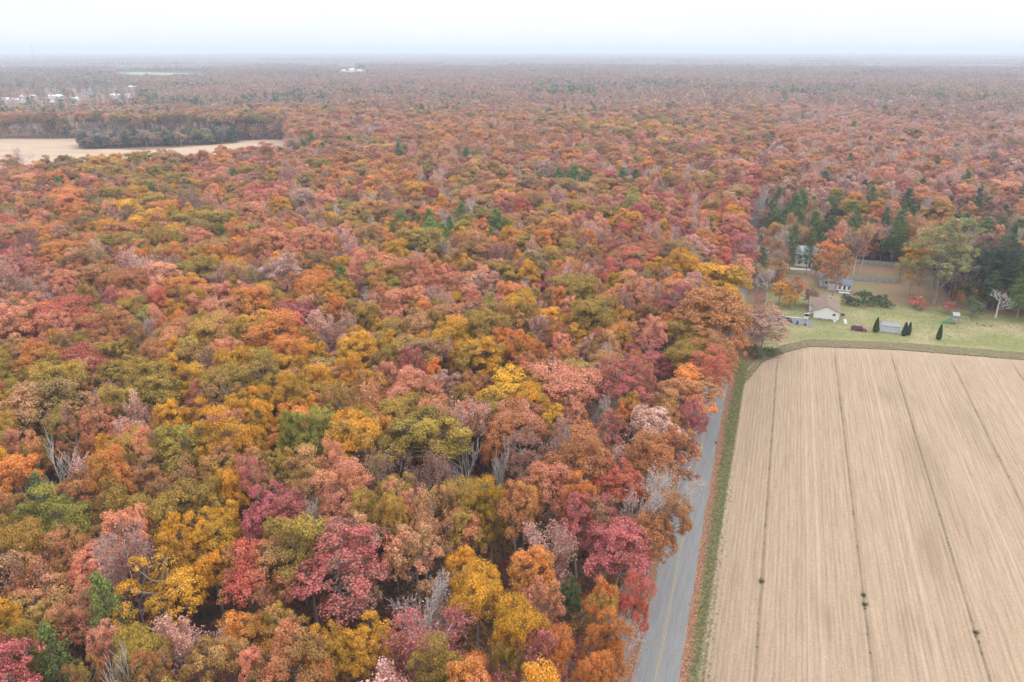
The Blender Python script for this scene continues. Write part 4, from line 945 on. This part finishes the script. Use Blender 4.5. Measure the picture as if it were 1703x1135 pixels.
# vehicles
def car(name,label,loc,rz,paint,L=4.55,W=1.8,H=1.72,suv=True):
    a=empty(name,loc,rz); tag(a,label,'car')
    gc=.24; hood=1.02; 
    prof=[(-L/2+.05,gc+.12),(-L/2,.62),(-L/2+.04,1.02),(-L/2+.12,1.08),(L*.17,1.06),(L*.36,.98),(L/2-.1,.84),(L/2,.66),(L/2-.02,gc+.14),(L/2-.2,gc),(-L/2+.2,gc)]
    body=MB().prism(prof,1,-W/2,W/2).build('body',paint,a,bevel=.06)
    cab=[(-L/2+.16,1.05),(-L/2+.42,H-.04),(-L/2+.75,H),(L*.02,H),(L*.09,H-.05),(L*.235,1.05)] if suv else [(-L/2+.75,1.02),(-L/2+1.25,H-.04),(-.1,H),(.25,H-.04),(L*.25,1.02)]
    mb=MB(); n=len(cab); P=[(x,-W/2*(.97 if z<1.1 else .80),z) for x,z in cab]+[(x,W/2*(.97 if z<1.1 else .80),z) for x,z in cab]
    mb.add(P,[tuple(range(n)),tuple(range(2*n-1,n-1,-1))]+[(i,n+i,n+(i+1)%n,(i+1)%n) for i in range(n)]); mb.build('cabin',paint,a,bevel=.03)
    for s in (-1,1):
        def side(x0,x1,x2,x3):
            z0,z1=1.12,H-.14; y0=W/2*.955; y1=W/2*.815; e=.012
            v=[(x0,s*(y0+e),z0),(x1,s*(y0+e),z0),(x2,s*(y1+e),z1),(x3,s*(y1+e),z1)]; v2=[(x,y-s*.03,z) for x,y,z in v]
            m=MB(); m.add(v+v2,[(0,1,2,3),(7,6,5,4),(0,4,5,1),(1,5,6,2),(2,6,7,3),(3,7,4,0)]); m.build('side_window','glass',a)
        if suv: side(-L/2+.32,-L*.25,-L*.25,-L/2+.52); side(-L*.235,-L*.06,-L*.06,-L*.235); side(-L*.045,L*.17,L*.06,-L*.045)
        else: side(-L*.28,-L*.07,-L*.07,-L*.2); side(-L*.055,L*.17,L*.06,-L*.055)
    def cross(xa,za,xb,zb,name):
        ya,yb=W*.44,W*.375; v=[(xa,-ya,za),(xa,ya,za),(xb,yb,zb),(xb,-yb,zb)]; d=.02 if xa>0 else -.02
        v=[(x+d,y,z+.012) for x,y,z in v]; v2=[(x-d*2,y,z-.02) for x,y,z in v]; m=MB(); m.add(v+v2,[(0,1,2,3),(7,6,5,4),(0,4,5,1),(1,5,6,2),(2,6,7,3),(3,7,4,0)]); m.build(name,'glass',a)
    cross(L*.222,1.11,L*.10,H-.1,'windscreen'); cross(-L/2+(.19 if suv else .82),1.14,-L/2+(.40 if suv else 1.2),H-.12,'rear_window')
    for sx in (-L*.305,L*.315):
        for s in (-1,1):
            w=MB().cyl((sx,s*(W/2-.2),.33),(sx,s*(W/2+.015),.33),.33,n=20).build('wheel','rubber',a); MB().cyl((sx,s*(W/2+.012),.33),(sx,s*(W/2+.03),.33),.21,n=16).build('rim','alloy',w)
    for s in (-1,1):
        MB().box((L/2-.07,s*W*.36,.78),(.12,.36,.16)).build('headlight','lamp_clear',a); MB().box((-L/2+.03,s*W*.43,.9),(.1,.18,.3)).build('tail_light','lamp_red',a)
        MB().box((L*.17,s*(W/2+.07),1.12),(.12,.16,.13)).build('mirror',paint,a)
        if suv: MB().cyl((-L*.38,s*W*.33,H+.05),(L*.0,s*W*.33,H+.05),.025,n=6).build('roof_rail','alloy',a)
    MB().box((L/2+.02,0,.45),(.12,W*.9,.2)).build('front_bumper','black_plastic',a); MB().box((-L/2-.0,0,.48),(.12,W*.9,.2)).build('rear_bumper','black_plastic',a)
    if suv: MB().cyl((-L/2-.16,0,.95),(-L/2+.02,0,.95),.33,n=18).build('spare_wheel','rubber',a)
    return a
car('parked_car','maroon sport utility car with roof rails parked on the grass',(29.3,229.3,.03),R_(-3),'maroon',L=4.4)
car('parked_car','black saloon car parked on the driveway',(7.6,229.7,.066),R_(-6),'black_paint',L=4.5,H=1.45,suv=False)
car('parked_car','dark car waiting at the roadside near the white house',(-3.4,328,.035),R_(84),'black_paint',L=4.5,H=1.5,suv=False)
# shed
S=empty('shed',(38.15,231.8,.02),R_(-1)); tag(S,'light grey garden shed with low gable roof beside the car','shed')
gable_x(S,-2.6,2.6,-1.35,1.35,2.2,2.95,'shed_wall','shed_roof',over=.16,th=.09,found=.12)
for x in (-2.6,2.6):
    for y in (-1.37,1.37): MB().box((x,y,1.15),(.14,.1,2.1)).build('corner_trim','white',S)
for s in (-.55,.55): MB().box((2.63,s,1.05),(.06,.95,1.85)).build('door','shed_wall',S)
# columnar evergreens
M['cedar_leaf']=M['leaf']
def column_tree(seed,H=4.3,R=.82):
    r=np.random.default_rng(seed); n=5200; z=r.random(n)**1.15; rad=R*np.clip((1-z)**.62*(.55+.45*np.minimum(1,z*5)),.03,1)*(.86+.2*r.random(n)); a=r.random(n)*6.283
    rad*=1+.07*np.sin(a*7+z*9)
    c=np.stack([np.cos(a)*rad,np.sin(a)*rad,.08+z*H*.97],1); nr=unit(np.stack([np.cos(a),np.sin(a),np.full(n,.5)],1)+r.normal(size=(n,3))*.4)
    V,Q,lv=leaf_quads(r,c,nr,.075,.5); return join([tube([[0,0,-.2],[0,0,H*.5],[0,0,H*.9]],[.12,.08,.02],6)]),(V,Q,lv,np.repeat(r.random(n),4))
proto('cedar0',column_tree(950),.82,4.3,single_only=True); proto('cedar1',column_tree(951,4.3,.8),.8,4.3,single_only=True)
for (x,y,h,rr_,pk,lab) in ((34.0,229.7,5.0,1.0,0,'columnar dark evergreen between the maroon car and the shed'),(41.9,229.4,4.6,.95,1,'columnar evergreen beside the shed, the wider of the close pair'),(43.2,230.5,4.4,.8,0,'slimmer columnar evergreen of the close pair by the shed'),(51.3,229.9,5.0,.92,1,'lone columnar evergreen standing nearest the playset')):
    e=empty('columnar_evergreen',(x,y,.02),x); cm,tm,pr,ph=PROTO['cedar%d'%pk]; e.scale=(rr_/pr,rr_/pr,h/ph); tag(e,lab,'evergreen','columnar evergreens along the lawn')
    link('trunk',tm,e); c=link('crown',cm,e); c['leafcol']=srgb(62,96,44,.62); c['leafcol2']=srgb(44,76,36,.62)
# playset
PS=empty('playset',(58.1,246.6,.02),R_(8)); tag(PS,'grey wooden playset tower with green slide on the lawn','playset')
for x in (-.85,.85):
    for y in (-.85,.85): MB().box((x,y,1.6),(.12,.12,3.2)).build('post','grey_wood',PS)
for k in range(9): MB().box((-.84+k*.21,0,1.42),(.18,1.8,.06)).build('deck_board','grey_wood',PS)
for y in (-.88,.88):
    for k in range(8): MB().box((-.74+k*.21,y,1.85),(.1,.04,.75)).build('rail_slat','grey_wood',PS)
    MB().box((0,y*1.03,2.25),(1.8,.05,.1)).build('rail','grey_wood',PS)
MB().prism([(-1.1,2.85),(0,3.75),(1.1,2.85),(1.1,2.93),(0,3.84),(-1.1,2.93)],0,-1.05,1.05).build('roof','grey_wood',PS)
MB().box((0,-.2,.62),(1.5,1.2,.06)).build('lower_bench','grey_wood',PS)
mb=MB(); pts=[(-.9,1.45),(-1.5,1.2),(-2.2,.72),(-2.8,.34),(-3.3,.22)]
for (x0,z0),(x1,z1) in zip(pts[:-1],pts[1:]):
    mb.prism([(x0,z0),(x1,z1),(x1,z1-.06),(x0,z0-.06)],1,-.32,.32)
    for s in (-1,1): mb.prism([(x0,z0+.18),(x1,z1+.18),(x1,z1-.06),(x0,z0-.06)],1,s*.36-.04,s*.36+.04)
mb.build('slide','green_plastic',PS)
mb=MB(); mb.cyl((.9,0,2.5),(4.0,0,2.5),.07,n=8); sb=mb.build('swing_beam','grey_wood',PS)
for s in (-1,1): MB().cyl((3.9,0,2.5),(4.1,s*1.3,-.02),.055,n=8).build('swing_leg','grey_wood',PS)
for x in (1.8,2.9):
    o=MB().box((x,0,.5),(.45,.2,.04)).build('swing_seat','black_plastic',PS)
    for s in (-.2,.2): MB().cyl((x+s,0,.5),(x+s,0,2.45),.012,n=5).build('chain','steel',o)
FP=empty('fire_pit',(66.8,248,.02)); tag(FP,'ring of dark stones around a fire pit on the lawn','fire pit')
for k in range(12):
    a=k*math.pi/6; MB().box((.75*math.cos(a),.75*math.sin(a),.12),(.36,.26,.28),rz=a+1.57,taper=(.85,.85)).build('stone','stone',FP,bevel=.04)
MB().cyl((0,0,.0),(0,0,.05),.6,.55,n=12).build('ash_bed','black_plastic',FP)
def chair(loc,rz,lab):
    c=empty('lawn_chair',loc,rz); tag(c,lab,'chair','lawn chairs by the fire pit')
    MB().box((0,0,.4),(.55,.55,.05)).build('seat','black_plastic',c); MB().box((0,.28,.7),(.55,.05,.6)).build('backrest','black_plastic',c)
    for x in (-.24,.24):
        for y in (-.24,.24): MB().cyl((x,y,0),(x,y,.4),.025,n=6).build('leg','steel',c)
chair((65.0,248.2,.02),1.4,'black lawn chair beside the fire pit, on the playset side'); chair((68.5,247.3,.02),-1.9,'black lawn chair beside the fire pit, on the pine side')
# slate roofed house with a white sun porch
H2=empty('house'); tag(H2,'grey house with slate blue roof and a white sun porch','house')
rf2=gable_y(H2,19.0,25.6,272.2,284,3.0,5.2,'shed_wall','slate_roof')
MB().box((21.0,279,5.2),(.7,.7,1.4)).build('chimney','foundation',rf2)
MB().prism([(269.2,.35),(273.2,.35),(273.2,3.25),(269.2,2.55)],0,24.6,29.2).build('porch_wall','white',H2)
MB().prism([(268.8,2.50),(273.4,3.32),(273.4,3.46),(268.8,2.64)],0,24.2,29.6).build('porch_roof','slate_roof',H2)
MB().box((26.9,271.2,.16),(4.5,3.9,.4)).build('porch_floor','brown_roof',H2)
for x in (25.5,28.6): window(H2,(x,269.18,1.55),.8,1.2,'S')
dd=MB().box((27.05,269.16,1.4),(.95,.05,2.05)).build('door','white',H2); MB().box((27.05,269.12,1.5),(.62,.04,1.6)).build('pane','glass',dd)
window(H2,(21.0,272.18,2.0),1.1,1.0,'S')
MB().box((27.0,267.6,.12),(3.6,2.6,.24)).build('patio','concrete',H2)
MB().prism([(268.9,0),(269.15,0),(269.15,2.3),(268.9,2.3)],0,21.4,24.5).build('screen_wall','shed_wall',H2)
# white house
H3=empty('house'); tag(H3,'white two storey house half hidden behind pines near the road','house')
rf3=gable_x(H3,10.2,20.8,297,306,5.4,7.6,'siding','pale_roof'); MB().box((17.5,302,7.6),(.8,.8,1.6)).build('chimney','foundation',rf3)
for x in (11.8,14.4,17.0,19.4):
    for z in (1.9,4.2): window(H3,(x,296.98,z),.95,1.15,'S')
d=MB().box((15.7,296.96,1.45),(1.0,.06,2.1)).build('door','brown_roof',H3); MB().cyl((16.05,296.90,1.45),(16.05,296.93,1.45),.04).build('handle','steel',d)
sheet('lane',[(-5.6,290.5),(16,293.2),(16,295.8),(-5.6,293.3)],.05,'concrete')
sheet('lane',[(-5.8,366.5),(26,369),(26,371.6),(-5.8,369.4)],.05,'concrete')
# house behind
H4=empty('house'); tag(H4,'low house with pale roof behind dark pines','house')
rf4=gable_x(H4,21,31,338,346,2.9,4.9,'siding','pale_roof'); window(H4,(23.5,337.98,1.8),1.2,1.1,'S'); window(H4,(28,337.98,1.8),1.2,1.1,'S')
MB().box((25.7,337.97,1.45),(.95,.06,2.0)).build('door','white',H4); MB().cyl((29,343,4.2),(29,343,5.2),.1,n=8).build('vent_pipe','steel',rf4)
# fences
def fence(p0,p1,label,h=1.85):
    p0=np.array(p0);p1=np.array(p1);Ln=np.linalg.norm(p1-p0);n=max(1,round(Ln/2.4));ang=math.atan2(*(p1-p0)[::-1]); st=Ln/n
    f=empty('stockade_fence',(p0[0],p0[1],.0),ang); tag(f,label,'fence','grey stockade fences behind the houses')
    pm=MB()
    for k in range(14):
        w=st/14; x=w*(k+.5); hh=h*(1-.012*(k%3)); pm.prism([(x-w*.45,.06),(x+w*.45,.06),(x+w*.45,hh-.1),(x,hh),(x-w*.45,hh-.1)],1,-.012,.012)
    for z in (.45,1.4): pm.box((st/2,.04,z),(st,.05,.09))
    o=pm.build('panel','grey_wood',f)
    for i in range(1,n):
        c=o.copy(); C.objects.link(c); c.parent=f; c.location=(st*i,0,0)
    q=MB().box((0,.07,h/2-.1),(.1,.1,h+.2)).build('post','grey_wood',f)
    for i in range(1,n+1):
        c=q.copy(); C.objects.link(c); c.parent=f; c.location=(st*i,0,0)
fence((29.8,285.2),(46.6,287.2),'grey stockade fence running behind the sun porch house'); fence((46.7,287.5),(50.2,311),'grey stockade fence side running back from the yard corner'); fence((33.5,310.6),(50.0,311.6),'grey stockade fence across the rear of the leafy yard')
# green hedge shrubs
for i,(X,Yp,R,H) in enumerate(SHR):
    p=at(X,Yp,0); e=empty('hedge_shrub',(p[0],p[1],0),i); e.scale=(R/2.2,R/2.2,H/4); tag(e,['dark green shrub at the hedge end by the sun porch','green hedge shrub next to the hedge end by the sun porch','tallest green shrub in the middle of the hedge behind the bungalow','low green hedge shrub past the tallest one','broad green shrub near the open end of the hedge','small green shrub at the open lawn end of the hedge'][i],'shrub','hedge behind the brown roofed house')
    cm,tm,_,_=PROTO['shrub0']; link('trunk',tm,e); c=link('crown',cm,e); c['leafcol']=jit(srgb(70,104,48,.62),rg); c['leafcol2']=jit(srgb(92,116,60,.62),rg)
for i,(X,Yp,R,H,cc_) in enumerate(((1262,596,2.6,3.2,'lgrn'),(1284,592,2.8,2.8,'lgrn'),(1246,588,2.2,3.0,'oly'))):
    p=at(X,Yp,0); e=empty('vine_shrub',(p[0],p[1],0),i*2.); e.scale=(R/2.2,R/2.2,H/4); tag(e,['green vine covered shrub under the bushy pink tree','low green shrub on the field side of the bushy pink tree','olive shrub on the road side of the bushy pink tree'][i],'shrub','shrubs at the field corner')
    cm,tm,_,_=PROTO['shrub0']; link('trunk',tm,e); c=link('crown',cm,e); c['leafcol']=jit(tuple(.8*k for k in PAL[cc_][1]),rg); c['leafcol2']=jit(PAL[cc_][2],rg)
# utility poles, mailbox
def upole(x,y,lab):
    u=empty('utility_pole',(x,y,0)); tag(u,lab,'utility pole','utility poles along the road')
    MB().cyl((0,0,-.5),(0,0,13.5),.17,.11,n=10).build('pole','pole_wood',u); ca=MB().box((0,0,12.8),(2.4,.1,.13)).build('crossarm','pole_wood',u)
    for s in (-1.1,-.4,.4,1.1): MB().cyl((s,0,12.86),(s,0,13.1),.05,.03,n=8).build('insulator','white',ca)
    MB().cyl((.3,0,10.6),(.3,0,11.6),.26,n=14).build('transformer','steel',u)
upole(-3.9,378,'dark utility pole beside the road past the grey bare tree'); upole(-3.7,432,'farther utility pole beside the road beyond the orange tree')
upole(-3.8,300,'utility pole at the roadside near the white house lane')
m=empty('mailbox',(-4.6,262.5,0)); tag(m,'dark mailbox on a post at the road edge','mailbox'); MB().box((0,0,.55),(.1,.1,1.1)).build('post','grey_wood',m)
MB().prism([(-.11,1.1),(.11,1.1),(.11,1.24),(.06,1.32),(-.06,1.32),(-.11,1.24)],1,-.25,.25).build('box','black_plastic',m); MB().box((.13,-.1,1.28),(.02,.05,.2)).build('flag','lamp_red',m)
# far buildings in the clearing beyond the tan field
FB=[(26,172,24,11,'pale'),(48,166.5,30,14,'pale'),(35,170,16,9,'slate'),(97,165.5,26,12,'pale'),(80,170,18,10,'slate'),(120,167,20,10,'pale'),(150,161,14,9,'slate'),(202,164,34,13,'pale'),(222,147,18,10,'pale'),(8,168,18,10,'pale')]
for i,(X,Yp,L,Wd,k) in enumerate(FB):
    p=at(X,Yp,0); b=empty('farm_building' if L>22 else 'far_house',(p[0],p[1],0),YAW+[.1,-.15,.3,.05,-.3,.2,.5,-.05,.1,.2][i]); 
    tag(b,['long white roofed hall beyond the tan field, between two dark evergreens','longest white hall among the trees beyond the tan field','small house with dark roof beside the long white hall','white shed roof behind the woods beyond the tan field','dark roofed house below the white shed','pale roofed house between the halls beyond the tan field','small dark roofed house set back beyond the halls','very long white roofed building beyond the pink maples','pale roof glimpsed alone in the far woods','pale house at the edge of the far clearing'][i],'building','buildings far beyond the tan field')
    hh=5.5 if L>22 else 3.2
    gable_x(b,-L/2,L/2,-Wd/2,Wd/2,hh,hh+Wd*.2,'siding','metal_roof_white' if k=='pale' else 'slate_roof',over=.5,th=.2,found=0)
    for s in np.linspace(-L*.36,L*.36,4): window(b,(s,-Wd/2-.02,1.7),1.3,1.4,'S',.12)
for (X,Yp,L) in ((585,118,22),(598,118.4,16),(1090,153,16),(1108,154,14),(1060,150,12),(572,118.6,14)):
    p=at(X,Yp,0); b=empty('far_house',(p[0],p[1],0),YAW+.2*math.sin(X)); tag(b,'tiny pale building showing among far hazy woods','building','tiny pale buildings in the far woods')
    gable_x(b,-L/2,L/2,-6,6,6 if L>20 else 4,9 if L>20 else 6,'siding','metal_roof_white',over=.4,th=.2,found=0)
# masts
def mast(x,y,h,lab,w=1.6):
    t=empty('radio_mast',(x,y,0)); tag(t,lab,'mast'); mb=MB()
    for s in range(3):
        a=s*2.094; mb.cyl((w*math.cos(a),w*math.sin(a),0),(w*.35*math.cos(a),w*.35*math.sin(a),h),.22,.12,n=5)
    mb.build('legs','steel',t); mb=MB()
    for k in range(int(h/4)):
        f=k*4/h; r_=w*(1-.65*f)
        for s in range(3):
            a,b=s*2.094,(s+1)*2.094; mb.cyl((r_*math.cos(a),r_*math.sin(a),k*4),(r_*math.cos(b),r_*math.sin(b),k*4+4),.1,n=4)
    mb.build('lattice','steel',t); MB().cyl((0,0,h),(0,0,h+4),.1,n=6).build('antenna','steel',t)
p=at(58,104,0); q=p/np.linalg.norm(p[:2])*2600; mast(q[0],q[1],96,'tall lattice radio mast rising over the far woods behind the halls',1.8)
p=at(1410,104,0); q=p/np.linalg.norm(p[:2])*3000; mast(q[0],q[1],74,'lattice mast among the far woods beyond the road',1.6)
# ------------------------------------------------------------ haze
HZ=MB().box((0,0,63),(61000,61000,128)).build('haze','rut'); HZ['kind']='stuff'; tag(HZ,'thin pale blue autumn haze over the whole land','haze')
hm=mat('pale haze'); t=hm.node_tree; o=nn(t,'ShaderNodeOutputMaterial'); pv=nn(t,'ShaderNodeVolumePrincipled')
pv.inputs['Color'].default_value=(.74,.82,.94,1); pv.inputs['Density'].default_value=1/5200; pv.inputs['Anisotropy'].default_value=.0
t.links.new(pv.outputs[0],o.inputs['Volume']); HZ.data.materials.clear(); HZ.data.materials.append(hm)
